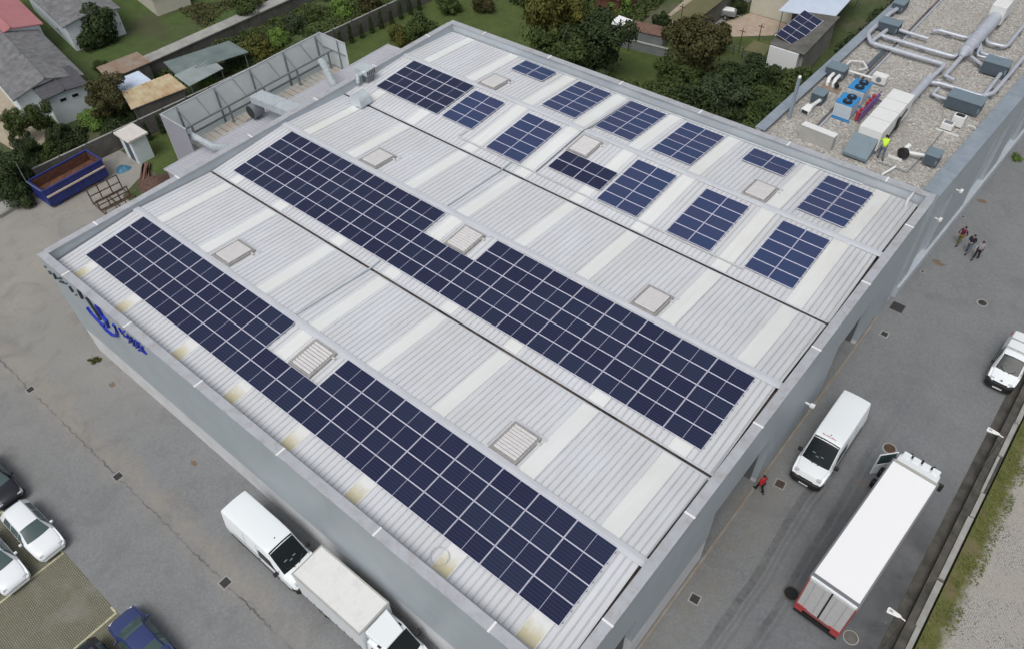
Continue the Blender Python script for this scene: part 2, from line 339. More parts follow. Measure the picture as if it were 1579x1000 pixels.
cell_mat('cells_blue', ((0.034, 0.060, 0.140), (0.046, 0.060, 0.130), (0.055, 0.052, 0.112)), (0.10, 0.13, 0.22), False, 1.4, 0.9, 0.22)
# foliage: colour differs by plant and by clump
def leafmat(name, a, b, c3):
    g = G(name, 0.7); g.b.inputs['Specular IOR Level'].default_value = 0.25
    oi = g.t.nodes.new('ShaderNodeObjectInfo')
    n = g.noise(0.9, 5, 0.7); n2 = g.noise(8, 3, 0.6)
    c = g.mix(g.ramp(n, [(0.35, 0.0), (0.65, 1.0)]), a, b)
    c = g.mix(g.ramp(n2, [(0.45, 0.0), (0.75, 0.8)]), c, c3)
    g.b.inputs['Subsurface Weight'].default_value = 0.0
    return g.done(c)
leafmat('leaf_dark', (0.016, 0.03, 0.01), (0.032, 0.05, 0.015), (0.068, 0.086, 0.03))
leafmat('leaf_mid', (0.028, 0.047, 0.012), (0.054, 0.08, 0.02), (0.115, 0.14, 0.042))
leafmat('leaf_bright', (0.072, 0.124, 0.026), (0.130, 0.221, 0.042), (0.195, 0.286, 0.065))
leafmat('leaf_yellow', (0.05, 0.062, 0.013), (0.095, 0.095, 0.018), (0.165, 0.15, 0.036))
leafmat('leaf_brown', (0.042, 0.05, 0.018), (0.062, 0.062, 0.022), (0.115, 0.08, 0.028))
leafmat('leaf_greygreen', (0.03, 0.048, 0.022), (0.052, 0.075, 0.032), (0.105, 0.125, 0.07))

# ------------------------------------------------------------------ mesh helpers
class MB:
    def __init__(s): s.v = []; s.f = []; s.mi = []; s.cur = 0
    def add(s, vs, fs):
        o = len(s.v); s.v += [tuple(p) for p in vs]
        for f in fs: s.f.append([o + i for i in f]); s.mi.append(s.cur)
    def box(s, x0, x1, y0, y1, z0, z1, rz=0, c=None, taper=0):
        t = taper
        vs = [(x0, y0, z0), (x1, y0, z0), (x1, y1, z0), (x0, y1, z0), (x0 + t, y0 + t, z1), (x1 - t, y0 + t, z1), (x1 - t, y1 - t, z1), (x0 + t, y1 - t, z1)]
        if rz:
            cx, cy = c if c else ((x0 + x1) / 2, (y0 + y1) / 2)
            vs = [(cx + (x - cx) * cos(rz) - (y - cy) * sin(rz), cy + (x - cx) * sin(rz) + (y - cy) * cos(rz), z) for x, y, z in vs]
        s.add(vs, [(0, 3, 2, 1), (4, 5, 6, 7), (0, 1, 5, 4), (1, 2, 6, 5), (2, 3, 7, 6), (3, 0, 4, 7)]); return s
    def prism(s, pts, z0, z1):
        """pts counter clockwise; z0,z1 numbers or per point lists"""
        n = len(pts); a = z0 if isinstance(z0, (list, tuple)) else [z0] * n; b = z1 if isinstance(z1, (list, tuple)) else [z1] * n
        vs = [(p[0], p[1], a[i]) for i, p in enumerate(pts)] + [(p[0], p[1], b[i]) for i, p in enumerate(pts)]
        s.add(vs, [tuple(range(n - 1, -1, -1)), tuple(range(n, 2 * n))] + [(i, (i + 1) % n, n + (i + 1) % n, n + i) for i in range(n)]); return s
    def poly(s, pts): s.add(pts, [tuple(range(len(pts)))]); return s
    def tube(s, pts, r, n=8, cap=True):
        pts = [Vector(p) for p in pts]; rr = r if isinstance(r, (list, tuple)) else [r] * len(pts); rings = []
        for i, p in enumerate(pts):
            d = (pts[min(i + 1, len(pts) - 1)] - pts[max(i - 1, 0)]).normalized()
            up = Vector((0, 0, 1)) if abs(d.z) < 0.95 else Vector((1, 0, 0))
            a = d.cross(up).normalized(); b = a.cross(d)
            k = 1.0
            if 0 < i < len(pts) - 1:
                c = (pts[i] - pts[i - 1]).normalized().dot((pts[i + 1] - pts[i]).normalized()); k = 1 / max(0.6, sqrt((1 + c) / 2))
            rings.append([p + (a * cos(2 * pi * j / n) * k + b * sin(2 * pi * j / n)) * rr[i] for j in range(n)])
        vs = [q for rg in rings for q in rg]; fs = []
        for i in range(len(pts) - 1):
            for j in range(n): fs.append((i * n + j, i * n + (j + 1) % n, (i + 1) * n + (j + 1) % n, (i + 1) * n + j))
        if cap: fs += [tuple(range(n - 1, -1, -1)), tuple((len(pts) - 1) * n + j for j in range(n))]
        s.add(vs, fs); return s
    def cyl(s, x, y, z0, z1, r, n=16, r2=None): return s.tube([(x, y, z0), (x, y, z1)], [r, r if r2 is None else r2], n)
    def bar(s, a, b, w, h=None):
        """square bar between two points"""
        a = Vector(a); b = Vector(b); h = h or w; d = (b - a).normalized(); up = Vector((0, 0, 1)) if abs(d.z) < 0.95 else Vector((1, 0, 0))
        u = d.cross(up).normalized() * w / 2; v = u.cross(d).normalized() * h / 2
        s.add([a - u - v, a + u - v, a + u + v, a - u + v, b - u - v, b + u - v, b + u + v, b - u + v], [(0, 1, 2, 3), (7, 6, 5, 4), (0, 4, 5, 1), (1, 5, 6, 2), (2, 6, 7, 3), (3, 7, 4, 0)]); return s
    def blob(s, c, r, seg=10, jit=0.0, seed=0):
        """lumpy closed ball; r = (rx,ry,rz)"""
        rnd = random.Random(seed); vs = [(c[0], c[1], c[2] + r[2])]; rows = seg // 2
        for i in range(1, rows):
            for j in range(seg):
                th = pi * i / rows; ph = 2 * pi * j / seg; k = 1 + rnd.uniform(-jit, jit)
                vs.append((c[0] + r[0] * k * sin(th) * cos(ph), c[1] + r[1] * k * sin(th) * sin(ph), c[2] + r[2] * k * cos(th)))
        vs.append((c[0], c[1], c[2] - r[2])); fs = []
        for j in range(seg): fs.append((0, 1 + j, 1 + (j + 1) % seg))
        for i in range(rows - 2):
            for j in range(seg): a = 1 + i * seg; fs.append((a + j, a + seg + j, a + seg + (j + 1) % seg, a + (j + 1) % seg))
        a = 1 + (rows - 2) * seg; L = len(vs) - 1
        for j in range(seg): fs.append((a + j, L, a + (j + 1) % seg))
        s.add(vs, fs); return s
    def mesh(s, name, mats, smooth=False, fix=True):
        me = bpy.data.meshes.new(name); me.from_pydata(s.v, [], s.f)
        for mm in (mats if isinstance(mats, (list, tuple)) else [mats]): me.materials.append(MATS[mm] if isinstance(mm, str) else mm)
        for p, i in zip(me.polygons, s.mi): p.material_index = i
        if fix:
            bm = bmesh.new(); bm.from_mesh(me); bmesh.ops.recalc_face_normals(bm, faces=bm.faces); bm.to_mesh(me); bm.free()
        if smooth:
            me.polygons.foreach_set('use_smooth', [True] * len(me.polygons)); me.set_sharp_from_angle(angle=radians(smooth if smooth is not True else 40))
        me.update(); return me
    def build(s, name, mats, parent=None, smooth=False, fix=True, bevel=0.0):
        o = bpy.data.objects.new(name, s.mesh(name, mats, smooth, fix)); COL.objects.link(o)
        if parent: o.parent = parent
        if bevel:
            b = o.modifiers.new('bevel', 'BEVEL'); b.width = bevel; b.segments = 2; b.limit_method = 'ANGLE'; b.angle_limit = radians(40)
        return o
def empty(name, loc=(0, 0, 0), rz=0, label=None, cat=None, group=None, kind=None):
    o = bpy.data.objects.new(name, None); COL.objects.link(o); o.location = loc; o.rotation_euler = (0, 0, rz); o.empty_display_size = 0.3
    return tag(o, label, cat, group, kind)
def tag(o, label=None, cat=None, group=None, kind=None):
    if label: o['label'] = label
    if cat: o['category'] = cat
    if group: o['group'] = group
    if kind: o['kind'] = kind
    return o
def lab(o, l): o['label'] = l; return o
def copy_tree(o, parent=None):
    kids = [c for c in bpy.data.objects if c.parent == o]
    c = o.copy(); COL.objects.link(c); c.parent = parent
    for k in kids: copy_tree(k, c)
    return c

# ------------------------------------------------------------------ ground
def sheet_poly(name, pts, z, m):
    o = MB().poly([(x, y, z) for x, y in pts]).build(name, m, fix=False); return tag(o, kind='structure')
sheet_poly('ground', [(-1500, -1500), (1500, -1500), (1500, 1500), (-1500, 1500)], -0.012, 'earth_grass')
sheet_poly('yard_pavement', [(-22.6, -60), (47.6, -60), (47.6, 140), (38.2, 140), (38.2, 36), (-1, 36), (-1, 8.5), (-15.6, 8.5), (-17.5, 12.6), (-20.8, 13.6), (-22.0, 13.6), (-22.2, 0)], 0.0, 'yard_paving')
sheet_poly('parking_ground', [(-20, -45), (40, -45), (40, -11.15), (-20, -11.15)], 0.006, 'parking_pavers')
for i, x in enumerate((-0.05, 5.2, 10.42, 15.78, 21.1)):
    o = MB().box(x - 0.06, x + 0.06, -16.0, -11.2, 0.008, 0.013).build('parking_line', 'line_paint'); tag(o, kind='structure')
    if i in (1, 2, 3):
        o = MB().box(x - 0.5, x - 0.07, -11.28, -11.17, 0.008, 0.013).build('parking_line', 'line_paint'); tag(o, kind='structure')
sheet_poly('garden_lawn', [(-60, 19.5), (-33.2, 17.2), (-32.6, 21.5), (-33.5, 44), (-60, 52)], 0.004, 'lawn_grass')
sheet_poly('back_lawn', [(-21.6, 12), (-9, 12), (-9, 36), (30, 36), (30, 53), (-10, 57), (-18.8, 57)], 0.004, 'back_lawn_grass')
sheet_poly('garden_path', [(7.6, 61.2), (9.3, 61.0), (9.0, 78), (6.8, 78)], 0.008, 'path_grey')
sheet_poly('garden_patio', [(9.3, 60.4), (11.3, 61.5), (14.6, 64.2), (14.8, 67.3), (10.5, 67.3), (9.4, 64.0)], 0.008, 'tile_tan')
sheet_poly('garden_slab', [(4.0, 58.6), (6.4, 58.4), (6.4, 72), (2.8, 72)], 0.008, 'tan_slab')
sheet_poly('farmyard_ground', [(-75, 4), (-27.5, 6.2), (-29, 10), (-46, 14), (-75, 16)], 0.004, 'tan_slab')
# raised cobbled lot on the right behind a low retaining wall
sheet_poly('lot_ground', [(48.3, -60), (200, -60), (200, 140), (48.3, 140)], 0.62, 'lot_cobbles')

wl = empty('retaining_wall', (47.9, 0, 0), label='low dark concrete retaining wall with a chipped coping, along the road on the right', cat='wall')
mb = MB(); N = 60; y0, y1 = -40, 110
mb.box(-0.38, 0.32, y0, y1, 0, 0.52); mb.build('wall', 'concrete_darkest', wl)  # darkest of the concrete tones
mb = MB(); rr = random.Random(3); y = y0
while y < y1:
    l = rr.uniform(0.8, 3.2); a = rr.uniform(0.0, 0.16)
    mb.box(0.02 + rr.uniform(-0.05, 0.05), 0.30 - a * rr.random(), y, y + l, 0.2, 0.66 + rr.uniform(-0.04, 0.03)); y += l + (rr.uniform(0.02, 0.25) if rr.random() < 0.5 else 0.012)
mb.build('coping', 'concrete', wl)
mb = MB().box(-0.9, -0.385, y0, y1, 0.0, 0.035); mb.build('drain_channel', 'concrete_darkest', wl)

# ------------------------------------------------------------------ the warehouse
X0, X1, YF, YB = -1.60, 38.0, -2.0, 35.4
ZP = 8.76
KS = [(-2.0, 7.975), (4.35, 8.41), (9.95, 8.03), (16.4, 8.44), (22.1, 8.04), (28.6, 8.46), (35.2, 8.02)]
def rz_(y):
    for (a, za), (b, zb) in zip(KS, KS[1:]):
        if y <= b: return za + (zb - za) * (y - a) / (b - a)
    return KS[-1][1]
wh = empty('warehouse', (18, 16, 0), label='large grey metal clad warehouse with a white ribbed roof covered in solar panels', cat='warehouse')
def P(mb, name, mats, parent=wh, **k):
    o = mb.build(name, mats, parent, **k)
    if parent is wh: o.location = (-18, -16, 0)
    return o
BL, TL, TR, BR = (-1.64, -1.93), (-1.44, 34.64), (38.15, 35.42), (37.74, -2.02)
T = 0.36   # wall and parapet thickness
def wallrun(mb, a, b, z0, z1, t=T, off=0.0):
    """wall from a to b, thickness to the left of the direction a->b"""
    a = Vector((*a, 0)); b = Vector((*b, 0)); d = (b - a).normalized(); n = Vector((-d.y, d.x, 0))
    p = [a + n * off, b + n * off, b + n * (t + off), a + n * (t + off)]
    mb.prism([(q.x, q.y) for q in p], z0, z1)
# front wall: cladding above, light concrete plinth below, set back
mb = MB(); wallrun(mb, BL, BR, 2.48, ZP - 0.03); P(mb, 'wall', 'wall_grey')
mb = MB(); wallrun(mb, BL, BR, 0, 2.478, T - 0.06, 0.06); P(mb, 'plinth', 'plinth')
mb = MB(); wallrun(mb, TL, (BL[0], BL[1] + T), 0, ZP - 0.03); P(mb, 'wall', 'wall_light')
mb = MB(); wallrun(mb, TR, TL, 0, ZP - 0.03); P(mb, 'wall', 'wall_light')
# right wall with recessed gateways
def rx(y): return BR[0] + (TR[0] - BR[0]) * (y - BR[1]) / (TR[1] - BR[1])
opens = [(-1.2, 3.42, 5.0), (10.3, 16.3, 4.9), (24.2, 29.75, 4.7)]
mb = MB(); ys = [BR[1] + T] + [v for o in opens for v in o[:2]] + [TR[1] - T]
def rseg(mb, ya, yb, z0, z1, t=T, off=0.0): mb.prism([(rx(ya) - off, ya), (rx(yb) - off, yb), (rx(yb) - t - off, yb), (rx(ya) - t - off, ya)], z0, z1)
for k in range(0, len(ys) - 1, 2):
    zb = 2.48 if ys[k] < 10 else 0.35
    if ys[k + 1] - ys[k] > 0.05: rseg(mb, ys[k], ys[k + 1], zb, ZP - 0.03)
for a, b, h in opens: rseg(mb, a, b, h, ZP - 0.03)
P(mb, 'wall', 'wall_grey')
mb = MB()
for k in range(0, len(ys) - 1, 2):
    zb = 2.478 if ys[k] < 10 else 0.348
    if ys[k + 1] - ys[k] > 0.05: mb = MB(); rseg(mb, ys[k], ys[k + 1], 0, zb, T - 0.04, 0.04); P(mb, 'plinth', 'plinth')
for i, (a, b, h) in enumerate(opens):
    mb = MB(); rseg(mb, a - 0.3, a, 0, h + 0.3, 1.2, T + 0.003); rseg(mb, b, b + 0.3, 0, h + 0.3, 1.2, T + 0.003); rseg(mb, a, b, h, h + 0.3, 1.2, T + 0.003); P(mb, 'gateway_reveal', 'shutter')
    mb = MB()
    n = int(h / 0.12)
    for j in range(n): rseg(mb, a, b, j * h / n + 0.004, (j + 1) * h / n - 0.012, 0.05, 1.45 + 0.012 * (j % 2))
    d = P(mb, 'roller_shutter', 'shutter')
# parapet copings with white joint seals
mb = MB()
cz = (ZP - 0.028, ZP + 0.03)
oo = 0.06
def coping(a, b, name='coping', t=0.5, m='coping', z=cz, jn=6):
    mb = MB(); wallrun(mb, a, b, z[0], z[1], t, -oo); P(mb, name, m)
    a = Vector((*a, 0)); b = Vector((*b, 0)); L = (b - a).length; d = (b - a) / L; n = Vector((-d.y, d.x, 0)); mb = MB()
    for i in range(jn):
        s = L * (i + 0.45) / jn; c = a + d * s; mb = MB()
        mb.prism([((c + d * u + n * v).x, (c + d * u + n * v).y) for u, v in ((-0.05, -oo - 0.02), (0.05, -oo - 0.02), (0.05, t - oo + 0.01), (-0.05, t - oo + 0.01))], z[1] - 0.02, z[1] + 0.012)
        P(mb, 'joint_seal', 'seal_white')
coping(BL, BR); coping((BR[0], BR[1] + 0.44), (TR[0], TR[1] - 0.44)); coping(TR, TL); coping((TL[0], TL[1] - 0.44), (BL[0], BL[1] + 0.44))
# roof slopes: pans with standing ribs, plus translucent strips
RIB = 1 / 3.0
SK = [(0.72, 1.44), (5.2, 6.05), (10.8, 11.65), (15.45, 16.3), (20.05, 20.85), (24.65, 25.5), (30.2, 31.1), (34.85, 35.8)]
def yback(x): return TL[1] + (TR[1] - TL[1]) * (x - TL[0]) / (TR[0] - TL[0]) - 0.47
def xleft(y): return BL[0] + (TL[0] - BL[0]) * (y - BL[1]) / (TL[1] - BL[1]) + 0.34
slopes = []
for k in range(6):
    ya, yb = KS[k][0], KS[k + 1][0]
    if k == 0: ya = -1.62
    sh = MB(); za = rz_(ya)
    # gutter gap at the valleys
    a = ya + (0.16 if k in (2, 4) else 0); b = yb - (0.16 if k in (1, 3) else 0)
    def yb_at(x): return yback(x) if k == 5 else b
    xs = -1.16; xe = 37.16 + 0.38 * (a / 35)
    sh.add([(xs, a, rz_(a)), (xe, a, rz_(a)), (xe, yb_at(xe), rz_(yb_at(xe))), (xs, yb_at(xs), rz_(yb_at(xs)))], [(0, 1, 2, 3)])
    P(sh, 'roof_sheet', 'roof_white', fix=False)
    rb = MB(); nrib = int((xe - xs) / RIB)
    for i in range(1, nrib + 1):
        x = xs + i * RIB
        if any(p + 0.02 < x < q - 0.02 for p, q in SK): continue
        y_e = yb_at(x); h = 0.036
        rb.add([(x - 0.045, a, rz_(a)), (x - 0.02, a, rz_(a) + h), (x + 0.02, a, rz_(a) + h), (x + 0.045, a, rz_(a)),
                (x - 0.045, y_e, rz_(y_e)), (x - 0.02, y_e, rz_(y_e) + h), (x + 0.02, y_e, rz_(y_e) + h), (x + 0.045, y_e, rz_(y_e))],
               [(0, 1, 5, 4), (1, 2, 6, 5), (2, 3, 7, 6), (0, 3, 2, 1), (4, 5, 6, 7)])
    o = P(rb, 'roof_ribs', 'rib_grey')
    for p, q in SK:
        s = MB(); e = 0.014
        y_e = yb_at(p)
        s.add([(p, a, rz_(a) + e), (q, a, rz_(a) + e), (q, y_e, rz_(y_e) + e), (p, y_e, rz_(y_e) + e)], [(0, 1, 2, 3)])
        for xx in (p, q):
            s.add([(xx - 0.03, a, rz_(a)), (xx - 0.02, a, rz_(a) + 0.045), (xx + 0.02, a, rz_(a) + 0.045), (xx + 0.03, a, rz_(a)), (xx - 0.03, y_e, rz_(y_e)), (xx - 0.02, y_e, rz_(y_e) + 0.045), (xx + 0.02, y_e, rz_(y_e) + 0.045), (xx + 0.03, y_e, rz_(y_e))], [(0, 1, 5, 4), (1, 2, 6, 5), (2, 3, 7, 6), (0, 3, 2, 1)])
        P(s, 'skylight_strip', 'skylight_sheet')
for yy in (KS[1][0], KS[3][0], KS[5][0]):   # ridge cappings
    mb = MB(); z = rz_(yy); xe = 37.45 + 0.35 * yy / 35
    mb.add([(-1.27, yy - 0.24, z + 0.035), (-1.27, yy - 0.22, z + 0.06), (-1.27, yy, z + 0.085), (-1.27, yy + 0.22, z + 0.06), (-1.27, yy + 0.24, z + 0.035),
            (xe, yy - 0.24, z + 0.035), (xe, yy - 0.22, z + 0.06), (xe, yy, z + 0.085), (xe, yy + 0.22, z + 0.06), (xe, yy + 0.24, z + 0.035)],
           [(i, i + 1, i + 6, i + 5) for i in range(4)] + [(4, 3, 2, 1, 0), (5, 6, 7, 8, 9)])
    P(mb, 'ridge_cap', 'flash')
for yy in (KS[2][0], KS[4][0]):             # valley gutters
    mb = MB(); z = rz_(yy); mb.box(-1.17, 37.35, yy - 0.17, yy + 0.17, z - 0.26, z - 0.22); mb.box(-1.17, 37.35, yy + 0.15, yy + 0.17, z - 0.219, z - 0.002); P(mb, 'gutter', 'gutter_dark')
    mb = MB(); mb.box(-1.17, 37.35, yy - 0.22, yy - 0.07, z + 0.002, z + 0.020); P(mb, 'gutter_edge', 'flash')
    mb = MB(); mb.box(-1.17, 37.35, yy + 0.085, yy + 0.22, z + 0.004, z + 0.026); P(mb, 'gutter_edge', 'flash')
    mb = MB(); rr = random.Random(int(yy)); x = -1
    while x < 37:
        l = rr.uniform(0.5, 2.2)
        mb.box(x, min(x + l, 37.4), yy - 0.05, yy + 0.05, z - 0.219, z - 0.219 + rr.uniform(0.02, 0.10)); x += l + rr.uniform(0.4, 3)
    P(mb, 'gutter_debris', 'debris')['kind'] = 'stuff'
# dark strips put in for the gutter gap and parapet shadow line; front gutter
mb = MB(); mb.prism([(36.9, -1.62), (37.39, -1.62), (37.78, 34.95), (37.2, 34.95)], 7.55, 7.80); P(mb, 'edge_gutter_shadow', 'gutter_dark')
mb = MB(); mb.prism([(-1.1, 33.9), (37.6, 34.7), (37.6, 35.05), (-1.1, 34.28)], 7.6, 7.8); P(mb, 'edge_gutter_shadow', 'gutter_dark')
mb = MB(); mb.box(-1.27, -1.1, -1.6, 34.2, 7.7, 7.86); P(mb, 'edge_gutter_shadow', 'gutter_dark')  # dark strip standing in for the shadow line at the left parapet
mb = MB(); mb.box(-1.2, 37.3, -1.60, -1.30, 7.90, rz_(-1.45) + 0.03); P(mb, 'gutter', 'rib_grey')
for p, q in SK:   # weathered feet of the skylight strips
    mb = MB(); e = 0.02; y1_ = -0.12
    mb.add([(p + .03, -1.3, rz_(-1.3) + e), (q - .03, -1.3, rz_(-1.3) + e), (q - .03, y1_, rz_(y1_) + e), (p + .03, y1_, rz_(y1_) + e)], [(0, 1, 2, 3)]); P(mb, 'moss_patch', 'lichen')
# roof conduits
def cond(pts, r=0.035, m='galv'):
    mb = MB(); mb.tube([(x, y, rz_(y) + dz) for x, y, dz in pts], r, 6); P(mb, 'conduit', m)
cond([(14.35, 4.6, 0.09), (14.45, 7, 0.09), (14.6, 9.9, 0.12), (14.6, 10.7, 0.14)], 0.05)
cond([(14.6, 16.7, 0.09), (14.6, 19.4, 0.09), (14.6, 22.05, 0.13), (14.6, 22.95, 0.14)], 0.05)
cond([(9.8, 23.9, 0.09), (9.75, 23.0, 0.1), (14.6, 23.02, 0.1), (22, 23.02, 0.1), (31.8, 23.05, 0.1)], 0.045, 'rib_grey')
cond([(16.6, 23.05, 0.1), (16.6, 26.0, 0.1), (16.6, 28.4, 0.1), (16.75, 29.2, 0.1), (16.8, 34.0, 0.1)], 0.04, 'steel')
cond([(6, 34.15, 0.1), (18, 34.35, 0.1), (30, 34.6, 0.1), (34, 34.7, 0.1)], 0.05, 'galv')
mb = MB(); rr = random.Random(1); pts = []
for i in range(40):
    a = i * 0.33; pts.append((30.2 + 0.42 * cos(a) * (1 + 0.1 * sin(a * 2.3)), -0.75 + 0.4 * sin(a), rz_(-0.75 + 0.4 * sin(a)) + 0.07))
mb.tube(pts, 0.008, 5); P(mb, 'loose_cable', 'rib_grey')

# sign lettering on the front wall (raised strokes)
def stroke(mb, pts, r):
    """rounded bar through wall points (x,z) standing 6 cm off the cladding"""
    Y = lambda x: BL[1] + (BR[1] - BL[1]) * (x - BL[0]) / (BR[0] - BL[0])
    mb.tube([(x, Y(x) - 0.05, z) for x, z in pts], r, 6)
SIGN = [('sign_letter', 'sign_dark', [([(-1.56, 7.89), (-1.39, 7.84)], 0.04000000000000001), ([(-1.22, 7.65), (-1.03, 7.52)], 0.072), ([(-0.39, 7.91), (-0.62, 7.39)], 0.08000000000000002), ([(-0.18, 7.65), (0.3, 7.95), (0.71, 8.19)], 0.05600000000000001), ([(-0.11, 7.42), (0.43, 7.72), (0.72, 7.82)], 0.064), ([(1.14, 8.07), (1.2, 7.99)], 0.064), ([(1.52, 8.01), (1.57, 7.61)], 0.08000000000000002), ([(1.87, 7.55), (1.88, 7.5)], 0.072), ([(3.07, 8.69), (2.86, 7.89)], 0.096), ([(3.89, 8.59), (4.03, 7.76), (4.07, 6.86)], 0.09)]), ('sign_emblem', 'sign_blue', [([(2.68, 7.01), (2.85, 6.65), (3.3, 6.35), (3.78, 6.2), (4.1, 5.94), (4.72, 5.97), (5.57, 6.52), (6.1, 7.29), (6.22, 7.89)], 0.10400000000000001), ([(5.03, 8.7), (5.0, 7.87), (5.25, 7.64), (4.88, 6.82)], 0.128), ([(3.84, 6.18), (4.32, 6.7), (5.19, 7.37)], 0.064)]), ('sign_letter', 'sign_blue', [([(6.89, 8.08), (6.95, 7.64)], 0.06), ([(7.57, 8.26), (6.95, 7.78), (7.04, 7.47)], 0.06), ([(7.04, 7.47), (7.46, 7.68), (7.82, 8.18)], 0.06), ([(7.48, 7.61), (8.23, 8.24), (7.35, 7.23)], 0.06), ([(8.22, 8.17), (7.89, 7.61), (7.27, 7.12)], 0.06), ([(8.54, 8.2), (7.9, 7.33), (8.58, 7.92)], 0.06), ([(8.54, 8.2), (8.91, 8.21), (7.96, 7.31)], 0.06), ([(9.1, 8.34), (8.2, 7.36), (8.85, 7.83)], 0.06), ([(9.34, 8.26), (8.48, 7.27), (8.29, 7.2)], 0.06), ([(9.34, 8.26), (9.06, 7.69), (9.33, 7.6)], 0.06), ([(8.52, 7.33), (9.2, 7.84)], 0.06)])]
for nm, m_, strokes in SIGN:
    for s, r in strokes:
        mb = MB(); stroke(mb, s, r); P(mb, nm, m_)
for ka, kb in ((3.6, 9.9), (9.9, 24.0), (24.0, 33.0)):
    mb = MB(); rseg(mb, ka, kb - .02, 0.0, 0.07, 0.14, -0.16); P(mb, 'kerb', 'kerb_tan')
# small wall lamps on the right wall
for y, z in ((21.1, 2.65), (37.7, 5.6), (40.6, 6.2)):
    if y < 35:
        mb = MB(); mb.box(rx(y) + 0.003, rx(y) + 0.3, y - 0.06, y + 0.06, z, z + 0.06); mb.box(rx(y) + 0.3, rx(y) + 0.55, y - 0.14, y + 0.14, z - 0.02, z + 0.1); P(mb, 'wall_lamp', 'seal_white')
mb = MB(); mb.tube([(36.9, 34.4, 8.05), (36.9, 34.4, 8.7), (37.05, 34.6, 8.95)], 0.09, 8); P(mb, 'vent_pipe', 'seal_white', smooth=True)

# ------------------------------------------------------------------ smoke hatches
def hatch(x, y, louver, label):
    z = rz_(y + 1.0); ang = math.atan2(rz_(y + 1.9) - rz_(y + 0.1), 1.8)
    t = empty('roof_hatch', (x + 0.8, y + 0.97, z), label=label, cat='roof hatch', group='smoke hatches in the white roof'); t.rotation_euler = (ang, 0, 0)
    mb = MB()
    for a in ((-0.82, 0.82, -0.98, -0.86), (-0.82, 0.82, 0.86, 0.98), (-0.82, -0.70, -0.857, 0.857), (0.70, 0.82, -0.857, 0.857)): mb.box(*a, 0.0, 0.17)
    mb.build('curb', 'hatch_frame', t)
    if louver:
        MB().box(-0.697, 0.697, -0.857, 0.857, 0.02, 0.09).build('tray', 'hatch_frame', t)
        for i in range(9):
            yy = -0.76 + i * 0.19; mb = MB(); k_ = 0.075
            mb.add([(-0.68, yy - k_, 0.17), (0.68, yy - k_, 0.17), (0.68, yy + k_, 0.20), (-0.68, yy + k_, 0.20), (-0.68, yy - k_, 0.15), (0.68, yy - k_, 0.15), (0.68, yy + k_, 0.18), (-0.68, yy + k_, 0.18)], [(0, 1, 2, 3), (7, 6, 5, 4), (0, 4, 5, 1), (2, 6, 7, 3), (0, 3, 7, 4), (1, 5, 6, 2)])
            mb.build('louvre_slat', 'hatch_lid', t)
    else:
        MB().box(-0.66, 0.66, -0.82, 0.82, 0.12, 0.23).build('lid', 'hatch_lid', t, bevel=0.04)
    mb = MB(); mb.box(-1.0, -0.823, -1.05, -0.95, 0.0, 0.16); mb.box(0.823, 1.0, 0.6, 0.7, 0.0, 0.16); mb.build('hinge_block', 'hatch_lid', t)
    MB().box(-1.06, 1.06, -1.2, -0.983, 0.0, 0.055).build('flashing', 'flash', t); MB().box(-1.06, 1.06, 0.983, 1.2, 0.0, 0.055).build('flashing', 'flash', t)
hatch(6.55, 4.65, False, 'closed flat roof hatch behind the front solar array, near its left end')
hatch(16.7, 2.15, True, 'louvred roof hatch in the notch of the front solar array')
hatch(28.4, 4.65, True, 'louvred roof hatch behind the front solar array, near its right end')
hatch(6.58, 16.55, False, 'closed flat roof hatch behind the middle solar array, near its left end')
hatch(16.8, 14.0, True, 'louvred roof hatch in the notch of the middle solar array')
hatch(28.4, 16.5, False, 'closed flat roof hatch behind the middle solar array, near its right end')
hatch(6.6, 28.7, False, 'closed flat roof hatch behind the mixed dark and blue array at the far left')
hatch(16.9, 26.1, True, 'louvred roof hatch right behind the small array of four dark panels')
hatch(28.55, 28.75, False, 'closed flat roof hatch in front of four blue panels at the back right')

